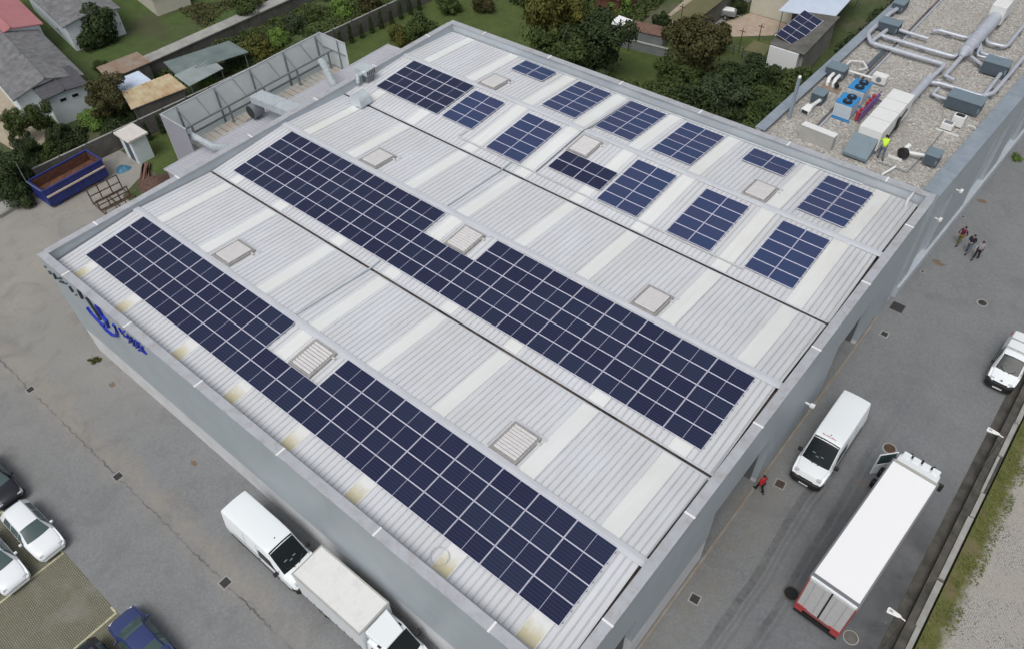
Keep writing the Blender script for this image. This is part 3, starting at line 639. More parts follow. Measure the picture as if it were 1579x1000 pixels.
# ------------------------------------------------------------------ solar arrays
def panel_proto(w, h, cell):
    fr = MB(); a = 0.016; z0, z1 = 0.0, 0.035
    for b in ((-w / 2, w / 2, -h / 2, -h / 2 + a), (-w / 2, w / 2, h / 2 - a, h / 2), (-w / 2, -w / 2 + a, -h / 2 + a, h / 2 - a), (w / 2 - a, w / 2, -h / 2 + a, h / 2 - a)): fr.box(*b, z0, z1)
    fm = fr.mesh('solar_panel', 'frame_alu')
    gm = MB().box(-w / 2 + a, w / 2 - a, -h / 2 + a, h / 2 - a, 0.01, 0.031).mesh('cell_glass', cell)
    return fm, gm
PD = panel_proto(2.090, 1.024, 'cells_dark')
PB = panel_proto(1.480, 0.924, 'cells_blue')
PC = panel_proto(1.420, 0.924, 'cells_blue')
NP = 0
def array(x0, y0, cols, rows, px, py, proto, label, skip=(), lift=0.11, fy=None, slopek=None, tilt=None):
    """grid of panels lying on the roof slope; proto per column list allowed"""
    global NP
    yc = y0 + rows * py / 2; k = (rz_(yc + 0.5) - rz_(yc - 0.5)); ang = math.atan(k)
    t = empty('solar_array', (x0, y0, rz_(yc) - k * rows * py / 2 + lift), label=label, cat='solar array', group='solar arrays on the warehouse roof')
    t.rotation_euler = (ang, 0, 0)
    kk = 1 / cos(ang)
    for r in range(rows):
        rail = MB(); 
        for s in (-0.28, 0.28):
            yy = (r + 0.5) * py * kk + s * py
            seg = []; start = None
            for c in range(cols + 1):
                on = c < cols and (c, r) not in skip
                if on and start is None: start = c
                if not on and start is not None:
                    rail.box(start * px - 0.06 + 0.02, c * px + 0.04, yy - 0.02, yy + 0.02, -0.055, -0.003); start = None
        rail.build('rail', 'steel', t)
        for c in range(cols):
            if (c, r) in skip: continue
            o = bpy.data.objects.new('solar_panel', proto[0]); COL.objects.link(o); o.parent = t; o.location = ((c + 0.5) * px, (r + 0.5) * py * kk, 0)
            q = bpy.data.objects.new('cell_glass', proto[1]); COL.objects.link(q); q.parent = o; NP += 1
    return t
array(0.02, 0.0, 17, 4, 2.12, 1.044, PD, 'long front array of dark solar panels, four rows deep, nearest the front parapet', skip={(7, 2), (8, 2), (7, 3), (8, 3)})
array(0.2, 10.82, 17, 5, 2.12, 1.044, PD, 'long middle array of dark solar panels, five rows deep, in the centre of the roof', skip={(7, 3), (8, 3), (7, 4), (8, 4)})
array(0.32, 24.05, 3, 4, 2.12, 1.055, PD, 'array of twelve dark half-cut panels at the far left end of the last roof bay')
array(7.10, 24.12, 2, 4, 1.44, 0.94, PC, 'array of eight blue panels right beside the twelve dark panels at the far left')
B5 = 'ten blue panels, '
array(12.14, 23.17, 2, 5, 1.50, 0.94, PB, B5 + 'front row of small arrays, leftmost one')
array(16.93, 23.9, 2, 2, 2.12, 1.044, PD, 'small array of four dark panels in front of a louvred hatch')
array(21.44, 23.17, 2, 5, 1.50, 0.945, PB, B5 + 'front row, just right of the four dark panels')
array(26.58, 23.17, 2, 5, 1.50, 0.945, PB, B5 + 'front row, second array from the right parapet')
array(31.78, 23.2, 2, 5, 1.50, 0.95, PB, B5 + 'front row, array nearest the right parapet')
array(6.98, 32.08, 2, 2, 1.56, 0.92, PB, 'four blue panels by the back parapet, leftmost array in the back row')
array(12.20, 29.30, 2, 5, 1.50, 0.925, PB, B5 + 'back row, leftmost of the four big ones')
array(16.88, 29.36, 2, 5, 1.50, 0.925, PB, B5 + 'back row, second of the four big ones')
array(21.50, 29.40, 2, 5, 1.50, 0.925, PB, B5 + 'back row, third of the four big ones')
array(26.72, 32.22, 2, 2, 1.50, 0.90, PB, 'four blue panels by the back parapet, behind a closed hatch on the right')
array(31.86, 29.50, 2, 5, 1.54, 0.93, PB, B5 + 'back row, in the right corner of the roof')

# ------------------------------------------------------------------ ducts at the left edge of the roof
def gooseneck():
    t = empty('air_duct', (0.9, 21.9, rz_(21.9)), label='silver gooseneck duct cowl standing by the left end of the second gutter', cat='duct')
    w = 0.55; mb = MB(); prof = [(-0.5, 0), (-0.5, 0.55)] + [(-0.5 + 0.6 * (1 - cos(a)), 0.55 + 0.45 * sin(a)) for a in [pi * i / 10 for i in range(1, 11)]] + [(0.7, 0.15)]
    inn = [(0.2, 0.0), (0.2, 0.45), (0.25, 0.1)]
    n = len(prof)
    vs = [(-w, x, z) for x, z in prof] + [(w, x, z) for x, z in prof]
    fs = [(i, i + 1, n + i + 1, n + i) for i in range(n - 1)]
    mb.add(vs, fs)
    for sx in (-w, w):
        mb.add([(sx, x, z) for x, z in prof] + [(sx, 0.15, 0.15), (sx, 0.15, 0.0)], [tuple(range(n + 2))])
    o = mb.build('cowl', 'galv', t, smooth=30, fix=False)
    MB().box(-w - 0.05, w + 0.05, -0.6, 0.2, -0.02, 0.08).build('base', 'galv', t)
    
    t.rotation_euler = (0, 0, radians(-90)); return t
gooseneck()
t = empty('duct_box', (-1.3, 24.4, 8.3), label='small silver duct box with round spigot crossing the left parapet behind the gooseneck', cat='duct')
mb = MB().box(-0.5, 0.9, -0.45, 0.55, 0.55, 1.0); mb.build('casing', 'galv', t, bevel=0.03)
mb = MB()
for i in range(5): mb.box(0.905, 0.93, -0.4 + i * 0.18, -0.3 + i * 0.18, 0.6, 0.95)
mb.build('grille', 'gutter_dark', t)
MB().tube([(0.4, -0.45, 0.75), (0.4, -0.9, 0.75), (0.4, -1.0, 0.5), (0.4, -1.0, 0.2)], 0.16, 10).build('spigot', 'galv', t, smooth=True)
MB().box(-0.3, 0.7, -0.3, 0.4, -0.2, 0.548).build('support', 'steel', t)

# ------------------------------------------------------------------ annex and screened plant enclosure on the left
an = empty('annex', (-5, 20, 0), label='low annex with a mauve grey ribbed roof against the left wall of the warehouse', cat='annex')
def PA(mb, name, m_, **k): o = mb.build(name, m_, an, **k); o.location = (5, -20, 0); return o
PA(MB().box(-8.4, -1.66, 10.0, 33.3, 0, 4.9), 'wall', 'wall_mauve')
PA(MB().add([(-8.55, 9.9, 4.95), (-1.65, 9.9, 5.35), (-1.65, 33.4, 5.35), (-8.55, 33.4, 4.95), (-8.55, 9.9, 4.91), (-1.65, 9.9, 4.91), (-1.65, 33.4, 4.91), (-8.55, 33.4, 4.91)], [(0, 1, 2, 3), (0, 4, 5, 1), (1, 5, 6, 2), (2, 6, 7, 3), (3, 7, 4, 0)]) or MB(), 'roof', 'annex_sheet') if False else None
mb = MB(); mb.prism([(-8.55, 9.9), (-1.66, 9.9), (-1.66, 33.4), (-8.55, 33.4)], 4.905, [4.97, 5.35, 5.35, 4.97]); PA(mb, 'roof', 'annex_sheet')
mb = MB()
y = 10.1
while y < 33.3:
    mb.add([(-8.55, y - 0.04, 4.97), (-8.55, y, 5.0), (-8.55, y + 0.04, 4.97), (-1.66, y - 0.04, 5.35), (-1.66, y, 5.38), (-1.66, y + 0.04, 5.35)], [(0, 1, 4, 3), (1, 2, 5, 4), (0, 2, 1), (3, 4, 5)]); y += 0.33
PA(mb, 'roof_ribs', 'annex_sheet')
mb = MB().box(-8.60, -8.553, 9.88, 33.42, 4.85, 5.02); PA(mb, 'eaves_trim', 'flash')

en = empty('plant_screen', (-10, 20, 0), label='tall three sided screen of pale panels on a steel frame enclosing ducts beside the annex', cat='screen')
def PE(mb, name, m_, **k): o = mb.build(name, m_, en, **k); o.location = (10, -20, 0); return o
ex0, ex1, ey0, ey1, eh = -11.95, -8.62, 12.6, 28.7, 7.0
PE(MB().box(ex0, ex0 + 0.06, ey0, ey1, 0, eh), 'screen_panel', ['white_panel'])
PE(MB().box(ex0 + 0.065, ex1, ey1 - 0.06, ey1, 0, eh), 'screen_panel', 'white_panel')
o = PE(MB().box(ex0 + 0.065, ex1, ey0, ey0 + 0.06, 0, eh), 'screen_panel', 'wall_mauve')
mb = MB(); mb.box(ex0 - 0.03, ex0 + 0.1, ey0 - 0.03, ey1 + 0.03, eh + 0.002, eh + 0.05); mb.box(ex0 + 0.104, ex1 + 0.02, ey0 - 0.03, ey0 + 0.1, eh + 0.002, eh + 0.05); mb.box(ex0 + 0.104, ex1 + 0.02, ey1 - 0.1, ey1 + 0.03, eh + 0.002, eh + 0.05); PE(mb, 'top_trim', 'coping')
ns = 4; stp = (ey1 - ey0 - 1.6) / ns
for i in range(ns + 1):
    y = ey0 + 1.4 + i * stp * 0.97
    for x, tp in ((ex0 + 0.16, eh - 0.05), (ex0 + 1.5, eh - 1.1)):
        PE(MB().bar((x, y, 0.0), (x, y, tp), 0.13), 'frame_post', 'steel')
    PE(MB().bar((ex0 + 0.16, y, eh - 0.1), (ex0 + 1.5, y, eh - 1.15), 0.09), 'frame_brace', 'steel')
    PE(MB().bar((ex0 + 0.22, y, eh - 3.6), (ex0 + 1.45, y, eh - 2.4), 0.05), 'frame_brace', 'steel')
    PE(MB().bar((ex0 + 0.22, y, eh - 3.5), (ex0 + 1.45, y, eh - 4.6), 0.05), 'frame_brace', 'steel')
    if i < ns: PE(MB().bar((ex0 + 0.14, y + stp / 2, eh - 0.08), (ex0 + 1.5, y + stp / 2, eh - 1.1), 0.08), 'frame_brace', 'steel')
for z, x in ((eh - 1.12, ex0 + 1.5), (eh - 2.6, ex0 + 0.16), (eh - 3.6, ex0 + 0.16), (eh - 4.6, ex0 + 1.5)):
    PE(MB().bar((x, ey0 + 0.3, z), (x, ey1 - 0.2, z), 0.12), 'frame_rail', 'steel')
for y in (ey1 - 0.16,):
    for z in (eh - 1.1, eh - 2.6, eh - 3.9): PE(MB().bar((ex0 + 0.2, y, z), (ex1 - 0.1, y, z), 0.07), 'frame_rail', 'steel')
    PE(MB().bar((ex1 - 0.9, y, 0), (ex1 - 0.9, y, eh), 0.08), 'frame_post', 'steel')
sheet_poly('brick_ground', [(ex0 + 0.1, ey0 + 0.1), (ex1 - 0.05, ey0 + 0.1), (ex1 - 0.05, ey1 - 0.1), (ex0 + 0.1, ey1 - 0.1)], 0.012, 'rusty_sheet')
# raised grated floor inside the screen, seen over the annex eaves
mb = MB()
rr = random.Random(9); y = ey0 + 0.4
while y < ey1 - 0.5: mb.box(ex0 + 1.0, ex1 - 0.02, y, y + 0.5, 4.3, 4.36 + rr.uniform(0, 0.04)); y += 0.56
PE(mb, 'grated_floor', 'brick_worn')
def pipe(name, pts, r, label, m_='galv', n=14, rings=True):
    base = Vector(pts[0]); t = empty(name, base, label=label, cat='duct')
    rel = [Vector(p) - base for p in pts]
    MB().tube(rel, r, n).build('duct_run', m_, t, smooth=True)
    if rings:
        mb = MB(); 
        for a, b in zip(rel, rel[1:]):
            L = (b - a).length; d = (b - a) / L; s = 0.6
            while s < L: c = a + d * s; mb.tube([c - d * 0.03, c + d * 0.03], r * 1.06, n); s += 1.2
        if mb.v: mb.build('joint_ring', m_, t, smooth=True)
    return t
pipe('air_duct', [(-9.0, 13.15, 6.0), (-6.0, 13.05, 6.3), (-2.6, 12.6, 7.9), (-1.7, 12.45, 8.45)], 0.26, 'round silver duct nearest the yard, from screen to warehouse parapet')
pipe('air_duct', [(-8.6, 25.9, 6.6), (-7.8, 25.5, 6.9), (-3.2, 22.7, 8.1), (-1.7, 21.9, 8.5)], 0.30, 'round silver duct farthest from the yard, dropping from the parapet into the screen')
t = empty('air_duct', (-8.2, 18.9, 6.6), label='rectangular silver duct between the two round ones, with a black fan mouth below', cat='duct')
mb = MB(); mb.add([(0, -0.6, 0), (6.5, -1.5, 1.5), (6.5, -0.3, 1.5), (0, 0.6, 0), (0, -0.6, 0.55), (6.5, -1.5, 2.05), (6.5, -0.3, 2.05), (0, 0.6, 0.55)], [(0, 3, 2, 1), (4, 5, 6, 7), (0, 1, 5, 4), (1, 2, 6, 5), (2, 3, 7, 6), (3, 0, 4, 7)]); mb.build('duct_run', 'galv', t)
for i in range(1, 5):
    mb = MB(); f = i / 5; x = 6.5 * f; y = -0.9 * f; z = 1.5 * f
    mb.box(x - 0.03, x + 0.03, y - 0.63, y + 0.66, z - 0.02, z + 0.60); mb.build('joint_ring', 'galv', t)
mb = MB().tube([(-0.3, -0.75, -0.9), (-0.3, 0.2, -0.9)], [0.58, 0.58], 18); mb.build('fan_scroll', 'steel', t, smooth=30)
mb = MB().tube([(-0.3, -0.79, -0.9), (-0.3, -0.753, -0.9)], [0.5, 0.5], 18); mb.build('fan_mouth', 'dark_inside', t)
mb = MB().box(-1.0, 0.4, -1.0, 0.2, -3.1, -1.8); mb.build('fan_stand', 'steel', t)

# ------------------------------------------------------------------ neighbouring flat roofed building
nb = empty('flat_roof_building', (32, 55, 0), label='long flat roofed building with gravel roof and wide grey parapets behind the warehouse', cat='building')
def PN(mb, name, m_, **k): o = mb.build(name, m_, nb, **k); o.location = (-32, -55, 0); return o
NY0, NY1 = 35.5, 130.0; ZG = 8.4
def nl(y): return 26.0 + (y - 36) * 0.018
def nr(y): return 38.35 + (y - 36) * 0.045
PN(MB().prism([(nl(NY0), NY0), (nr(NY0) - 1.0, NY0), (nr(NY1) - 1.0, NY1), (nl(NY1), NY1)], 7.9, ZG), 'roof_deck', 'roof_gravel')
PN(MB().prism([(nl(NY0) - 0.02, NY0), (nl(NY0) + 0.3, NY0), (nl(NY1) + 0.3, NY1), (nl(NY1) - 0.02, NY1)], 0, 8.72), 'wall', 'wall_light')
PN(MB().prism([(nl(NY0) - 0.1, NY0 + 0.0), (nl(NY0) + 0.62, NY0), (nl(NY1) + 0.62, NY1), (nl(NY1) - 0.1, NY1)], 8.723, 8.8), 'coping', 'lead_grey')
PN(MB().prism([(nr(NY0) - 1.0, NY0 + 0.1), (nr(NY0) - 0.9, NY0 + 0.1), (nr(NY1) - 0.9, NY1), (nr(NY1) - 1.0, NY1)], 7.9, 8.72), 'parapet', 'lead_grey')
y = NY0 + 0.05; i = 0
rr = random.Random(5)
while y < 90:     # wide lead-grey capping in lengths on the road side
    l = 2.9; x0, x1 = nr(y) - 1.02, nr(y) + 0.02
    mb = MB().prism([(x0, y), (nr(y), y), (nr(y + l), y + l - 0.015), (nr(y + l) - 1.02, y + l - 0.015)], [8.74, 8.66, 8.66, 8.74], [8.80 + 0.01 * (i % 2), 8.72, 8.72, 8.80]); PN(mb, 'coping', 'lead_grey'); y += l; i += 1
# stepped road side wall: deep bays with a light plinth
mb = MB(); yy = NY0
bays = [(35.5, 37.2, 0.0), (37.2, 40.4, 0.28), (40.4, 47.0, 0.0), (47.0, 51.0, 0.3), (51.0, 54.0, 0.0), (54.0, 58.0, 0.3), (58.0, 62.0, 0.0), (62.0, 66.0, 0.3), (66.0, 90.0, 0.0)]
for a, b, d in bays:
    mb = MB().prism([(nr(a) - d - 0.35, a + 0.002), (nr(a) - d - 0.06, a + 0.002), (nr(b) - d - 0.06, b), (nr(b) - d - 0.35, b)], 0.9, 8.655 if d == 0 else 6.6)
    PN(mb, 'wall', 'wall_grey' if d == 0 else 'wall_light')
    if d: PN(MB().prism([(nr(a) - 0.35, a), (nr(a) - 0.05, a), (nr(b) - 0.05, b), (nr(b) - 0.35, b)], 6.602, 8.655), 'wall', 'wall_grey')
    PN(MB().prism([(nr(a) - 0.5, a), (nr(a) + 0.12, a), (nr(b) + 0.12, b), (nr(b) - 0.5, b)], 0, 0.897), 'plinth', 'wall_light')
for yy, z in ((37.7, 5.6), (40.6, 6.2)):
    mb = MB(); mb.box(nr(yy) - 0.05, nr(yy) + 0.22, yy - 0.04, yy + 0.04, z, z + 0.06); mb.box(nr(yy) + 0.22, nr(yy) + 0.4, yy - 0.16, yy + 0.16, z - 0.02, z + 0.12); PN(mb, 'wall_lamp', 'seal_white')

ROOF = 'equipment standing on the gravel roof'
def darkbox(x0, x1, y0, y1, h, label, z=ZG + 0.12):
    t = empty('acoustic_box', ((x0 + x1) / 2, (y0 + y1) / 2, ZG), label=label, cat='fan box', group='dark fan boxes on the gravel roof')
    a, b = (x1 - x0) / 2, (y1 - y0) / 2
    MB().box(-a, a, -b, b, 0.12, h).build('casing', 'hvac_dark', t, bevel=0.02)
    MB().box(-a - 0.04, a + 0.04, -b - 0.04, b + 0.04, h + 0.002, h + 0.05).build('lid', 'hvac_top', t)
    for sx in (-1, 1): MB().box(sx * (a - 0.15) - 0.05, sx * (a - 0.15) + 0.05, -b, b, 0, 0.119).build('foot_rail', 'steel', t)
    MB().box(a - 0.12, a + 0.004, -b - 0.006, -b - 0.001, h * 0.4, h * 0.75).build('access_panel', 'hvac_top', t)
    return t
darkbox(36.2, 37.03, 38.5, 39.45, 0.85, 'small dark cube shaped fan box at the near right of the gravel roof')
darkbox(27.3, 28.15, 41.05, 42.0, 0.8, 'small dark fan box with white hooded intake, beside the left parapet')
darkbox(26.6, 27.95, 44.9, 45.95, 0.85, 'dark fan box by the left parapet, behind the one with the white hood')
darkbox(26.9, 28.45, 53.9, 54.95, 0.8, 'dark fan box by the left parapet joined to long grey pipes')
darkbox(26.55, 27.45, 57.6, 59.1, 0.8, 'dark fan box by the left parapet, farthest at the top edge')
darkbox(35.4, 37.1, 52.1, 53.2, 1.0, 'large dark fan box right of the main duct, farther of the two wide ones')
darkbox(34.95, 37.2, 45.95, 47.2, 0.95, 'widest dark fan box, nearer of the two right of the main duct')
darkbox(37.9, 39.4, 57.0, 58.0, 0.9, 'dark fan box cut off by the right edge of the picture')

def ahu(x0, x1, y0, y1, z0, z1, label):
    t = empty('air_handling_unit', ((x0 + x1) / 2, (y0 + y1) / 2, ZG), label=label, cat='ventilation unit'); a, b = (x1 - x0) / 2, (y1 - y0) / 2; z0 -= ZG; z1 -= ZG
    MB().box(-a, a, -b, b, z0, z1).build('casing', 'hvac_white', t, bevel=0.03)
    n = max(2, int((y1 - y0) / 1.2))
    for i in range(1, n):
        yy = -b + i * 2 * b / n; MB().box(-a - 0.008, a + 0.008, yy - 0.015, yy + 0.015, z0, z1 + 0.008).build('panel_joint', 'curb_block', t)
    for i in range(n): 
        for sx in (-1, 1): yy = -b + (i + 0.5) * 2 * b / n; MB().box(sx * (a - 0.1) - 0.06, sx * (a - 0.1) + 0.06, yy - 0.06, yy + 0.06, 0, z0 - 0.002).build('foot', 'steel', t)
    return t, a, b
t, a, b = ahu(31.95, 33.45, 37.7, 43.3, ZG + 0.3, ZG + 1.75, 'long white air handling unit next to the worker on the gravel roof')
MB().box(a + 0.001, a + 0.14, 0.0, 0.45, 0.5, 1.3).build('control_box', 'plastic_black', t)
MB().tube([(a + 0.06, -1.6, 0.2), (a + 0.06, 0.2, 0.9), (a + 0.06, 1.6, 1.3)], 0.04, 6).build('cable', 'plastic_black', t)
mb = MB(); mb.prism([(-a - 0.2, -b - 1.3), (a - 0.1, -b - 1.3), (a - 0.1, -b - 0.002), (-a - 0.2, -b - 0.002)], 0.15, [0.35, 0.35, 1.2, 1.2]); mb.build('intake_hood', 'hvac_top', t)
t, a, b = ahu(33.4, 34.5, 59.3, 62.3, ZG + 0.5, ZG + 1.9, 'white air handling unit at the far end of the big grey duct')

def chiller(x, y, label):
    t = empty('chiller', (x, y, ZG), label=label, cat='chiller', group='blue topped chillers on the gravel roof')
    MB().box(-0.6, 0.6, -0.72, 0.72, 0.12, 1.12).build('casing', 'chiller_white', t, bevel=0.03)
    MB().box(-0.62, 0.62, -0.74, 0.74, 1.122, 1.2).build('top_plate', 'chiller_blue', t, bevel=0.02)
    for yy in (-0.36, 0.36):
        f = MB().tube([(0.08, yy, 1.202), (0.08, yy, 1.30)], [0.33, 0.31], 20).build('fan_ring', 'plastic_black', t, smooth=True)
        MB().tube([(0.08, yy, 1.302), (0.08, yy, 1.34)], 0.10, 10).build('fan_hub', 'chiller_blue', f)
    mb = MB()
    for i in range(9): mb.box(-0.5 + i * 0.12, -0.46 + i * 0.12, -0.735, -0.723, 0.25, 1.0)
    mb.build('coil_fins', 'chiller_blue' if False else 'pipe_grey', t)
    MB().box(-0.55, 0.75, -0.85, -0.75, 0.02, 0.12).build('base_rail', 'chiller_blue', t)
    MB().box(-0.55, 0.75, 0.75, 0.85, 0.02, 0.12).build('base_rail', 'chiller_blue', t)
    return t
chiller(29.85, 41.1, 'blue topped chiller with two black fans, the nearer of the pair')
chiller(29.75, 43.35, 'blue topped chiller with two black fans, the farther of the pair')
t = empty('pump_set', (31.0, 42.2, ZG), label='red and purple pump pipework beside the two blue chillers', cat='pump set')
for i, yy in enumerate((-1.4, -0.9, 0.2, 0.7, 1.3)):
    MB().tube([(-0.15, yy, 0.15), (-0.15, yy, 0.75)], 0.13, 10).build('expansion_tank', 'tank_red', t, smooth=True)
for z in (0.3, 0.62, 0.9): MB().tube([(0.12, -1.8, z), (0.12, 1.7, z)], 0.06, 8).build('header_pipe', 'purple_pipe', t, smooth=True)
MB().tube([(0.12, 1.6, 0.25), (1.6, 1.7, 0.25), (1.9, -0.4, 0.3)], 0.07, 8).build('header_pipe', 'purple_pipe', t, smooth=True)
t = empty('condenser_unit', (30.15, 46.4, ZG), label='small white outdoor unit behind the farther blue chiller', cat='air conditioner')
MB().box(-0.5, 0.5, -0.25, 0.35, 0.12, 0.72).build('casing', 'hvac_white', t, bevel=0.03)
MB().box(-0.45, 0.45, -0.3, -0.2, 0, 0.118).build('foot_rail', 'steel', t)
MB().tube([(0.0, -0.262, 0.42), (0.0, -0.252, 0.42)], 0.2, 16).build('fan_guard', 'steel', t)
t = empty('condenser_unit', (36.2, 44.0, ZG), label='white framed twin outdoor units in front of the widest dark fan box', cat='air conditioner')
for dx, dy, h in ((-0.15, -0.55, 0.55), (0.25, 0.25, 0.85)):
    o = MB().box(dx - 0.38, dx + 0.38, dy - 0.28, dy + 0.28, 0.1, h).build('casing', 'hvac_white', t, bevel=0.04)
    MB().box(dx - 0.27, dx + 0.27, dy - 0.18, dy + 0.18, h + 0.004, h + 0.02).build('fan_guard', 'plastic_black' if h > .6 else 'steel', t)
MB().box(-0.7, 0.8, -0.95, -0.88, 0, 0.09).build('foot_rail', 'hvac_white', t)
MB().tube([(0.9, 0.3, 0.3), (1.3, 0.35, 0.3), (1.75, 0.0, 0.25)], 0.04, 6).build('cable', 'hvac_white', t)
def hood(x, y, rz, label):
    t = empty('intake_hood', (x, y, ZG), rz, label=label, cat='intake hood', group=ROOF)
    MB().tube([(0, 0.9, 0.45), (0, 0.1, 0.45), (0, -0.35, 0.42)], [0.13, 0.13, 0.20], 10).build('spigot', 'hvac_white', t, smooth=True)
    mb = MB(); mb.prism([(-0.33, -0.95), (0.33, -0.95), (0.22, -0.35), (-0.22, -0.35)], 0.2, [0.5, 0.5, 0.68, 0.68]); mb.build('cowl', 'hvac_white', t, bevel=0.04)
    MB().box(-0.24, 0.24, -0.962, -0.953, 0.24, 0.44).build('mouth', 'dark_inside', t)
    MB().box(-0.4, 0.4, -1.0, -0.3, 0, 0.1).build('pad', 'curb_block', t)
hood(27.85, 40.2, radians(-8), 'white hooded air intake in front of the small dark box by the left parapet')
t = empty('elbow_fan', (27.6, 44.2, ZG), label='pair of white pipe elbows with small black motor on a pad, by the left parapet', cat='roof fan')
for dx in (-0.35, 0.1): MB().tube([(dx, 0.7, 0.5), (dx, 0.0, 0.5), (dx + 0.05, -0.25, 0.25), (dx + 0.05, -0.3, 0.05)], 0.13, 10).build('elbow', 'hvac_white', t, smooth=True)
MB().tube([(0.35, -0.3, 0.4), (0.55, -0.6, 0.4)], 0.15, 12).build('motor', 'plastic_black', t, smooth=True)
MB().box(-0.6, 0.8, -0.9, -0.1, 0, 0.06).build('pad', 'rusty_sheet', t)
t = empty('elbow_fan', (34.95, 38.6, ZG), label='black roof fan wheel with white duct leading to the small dark cube', cat='roof fan')
MB().tube([(-0.1, -0.2, 0.35), (0.05, 0.05, 0.35)], 0.38, 16).build('fan_wheel', 'plastic_black', t, smooth=True)
MB().tube([(0.15, 0.1, 0.4), (0.7, 0.2, 0.45), (1.25, 0.3, 0.5)], 0.12, 10).build('elbow', 'hvac_white', t, smooth=True)
MB().tube([(-0.05, 0.1, 0.6), (0.1, 0.35, 0.85)], 0.14, 10).build('outlet', 'hvac_white', t, smooth=True)
MB().box(-0.8, 0.1, -0.5, -0.35, 0, 0.1).build('pad', 'hvac_white', t)
t = empty('steel_mast', (27.05, 38.4, ZG), label='galvanised mast standing behind the rear parapet, at the left of the gravel roof', cat='mast')
MB().box(-0.10, 0.10, -0.10, 0.10, 0, 3.1).build('post', 'lead_grey', t)
MB().blob((0, 0, 3.18), (0.12, 0.12, 0.12), 10).build('cap', 'seal_white', t, smooth=True)
t = empty('concrete_upstand', (29.8, 36.75, ZG), label='pale concrete upstand block right behind the rear parapet', cat='upstand')
MB().box(-1.15, 1.15, -0.25, 0.22, 0, 1.05, rz=-0.05).build('block', 'curb_block', t); MB().box(-1.18, 1.18, -0.28, 0.25, 1.052, 1.1, rz=-0.05).build('cap', 'hvac_white', t)
t = empty('white_pipe_stub', (34.9, 36.3, ZG), label='short white pipe lying on the gravel below the worker', cat='pipe')
MB().tube([(-0.25, -0.5, 0.12), (0.2, 0.3, 0.5)], 0.07, 8).build('pipe', 'hvac_white', t, smooth=True)
MB().box(-0.35, -0.15, -0.6, -0.4, 0, 0.08).build('foot', 'steel', t)
t = empty('pipe_bracket', (28.3, 47.6, ZG), label='thin white pipe loop behind the dark box, by the left parapet', cat='pipe')
MB().tube([(-1.0, -1.2, 0.2), (-0.9, 0.1, 0.35), (-0.1, 0.5, 0.35), (0.5, -0.2, 0.35), (0.1, -0.7, 0.3)], 0.06, 8).build('pipe', 'hvac_white', t, smooth=True)
MB().box(-1.1, -0.9, -1.3, -1.1, 0, 0.15).build('foot', 'steel', t)
def rpipe(pts, r, label, z=ZG + 0.4, m_='pipe_grey'):
    base = Vector((pts[0][0], pts[0][1], ZG)); t = empty('roof_duct', base, label=label, cat='duct', group='round ducts on the gravel roof')
    P3 = []
    pts = [p if len(p) > 2 else (p[0], p[1], z) for p in pts]
    rel = [Vector(p) - base for p in pts]
    # soften corners
    out = [rel[0]]
    for i in range(1, len(rel) - 1):
        a_, b_, c_ = rel[i - 1], rel[i], rel[i + 1]; k = min(0.35, (a_ - b_).length * 0.4, (c_ - b_).length * 0.4)
        out += [b_ + (a_ - b_).normalized() * k, b_ * 0.6 + (b_ + (a_ - b_).normalized() * k) * 0.2 + (b_ + (c_ - b_).normalized() * k) * 0.2, b_ + (c_ - b_).normalized() * k]
    out.append(rel[-1])
    MB().tube(out, r, 12).build('duct_run', m_, t, smooth=True)
    for a_, b_ in zip(rel, rel[1:]):
        L = (b_ - a_).length; s = 0.8
        while s < L - 0.2:
            c = a_ + (b_ - a_) * s / L; MB().box(c.x - 0.2, c.x + 0.2, c.y - 0.05, c.y + 0.05, 0, max(0.05, c.z - r)).build('support', 'steel', t); s += 2.4
    return t
rpipe([(34.0, 59.4, ZG + 1.1), (33.8, 56.5), (33.75, 53.5), (33.7, 49.7)], 0.17, 'straight branch duct along the foot of the big tapering duct')
t = empty('main_duct', (33.8, 55.0, ZG), label='big tapering grey duct below the farther white air handling unit', cat='duct')
MB().tube([(0.15, 4.4, 1.0), (0.1, 3.0, 0.85), (0.0, 0.0, 0.75), (-0.02, -1.8, 0.72), (-0.03, -2.4, 0.6)], [0.5, 0.52, 0.46, 0.40, 0.17], 16).build('duct_run', 'pipe_grey', t, smooth=True)
for yy in (3.5, 2.2, 0.9, -0.4, -1.6): MB().tube([(0.05, yy, 0.80), (0.05, yy - 0.06, 0.80)], 0.55 - (3.5 - yy) * 0.02, 16).build('joint_ring', 'pipe_grey', t, smooth=True)
for yy in (3, 0, -1.8): MB().box(-0.3, 0.3, yy - 0.06, yy + 0.06, 0, 0.3).build('support', 'steel', t)
rpipe([(33.05, 43.3, ZG + 0.9), (33.02, 45.5, ZG + 0.7), (33.0, 48.3, ZG + 0.55)], 0.30, 'thick grey duct running from the back of the long white unit')
rpipe([(27.05, 57.9), (26.85, 56.6), (26.78, 52.3), (27.55, 51.05), (33.2, 51.1), (33.0, 48.2)], 0.17, 'long grey duct crossing the gravel roof, nearer of two parallel runs')
rpipe([(27.5, 51.3), (27.72, 53.7)], 0.15, 'short grey duct stub into the dark box by the left parapet')
rpipe([(27.72, 53.5), (27.72, 52.6), (33.35, 52.62), (33.5, 54.2)], 0.15, 'long grey duct crossing the gravel roof, farther of two parallel runs')
rpipe([(28.5, 54.3), (30.8, 54.25)], 0.13, 'short open ended grey duct right of the parapet dark box')
rpipe([(30.6, 55.6), (30.95, 56.05), (33.2, 56.05), (33.5, 57.8)], 0.14, 'bent grey duct joining the top left of the big tapering duct')
rpipe([(33.7, 49.6), (34.45, 49.35)], 0.13, 'very short grey duct at the foot of the straight branch')
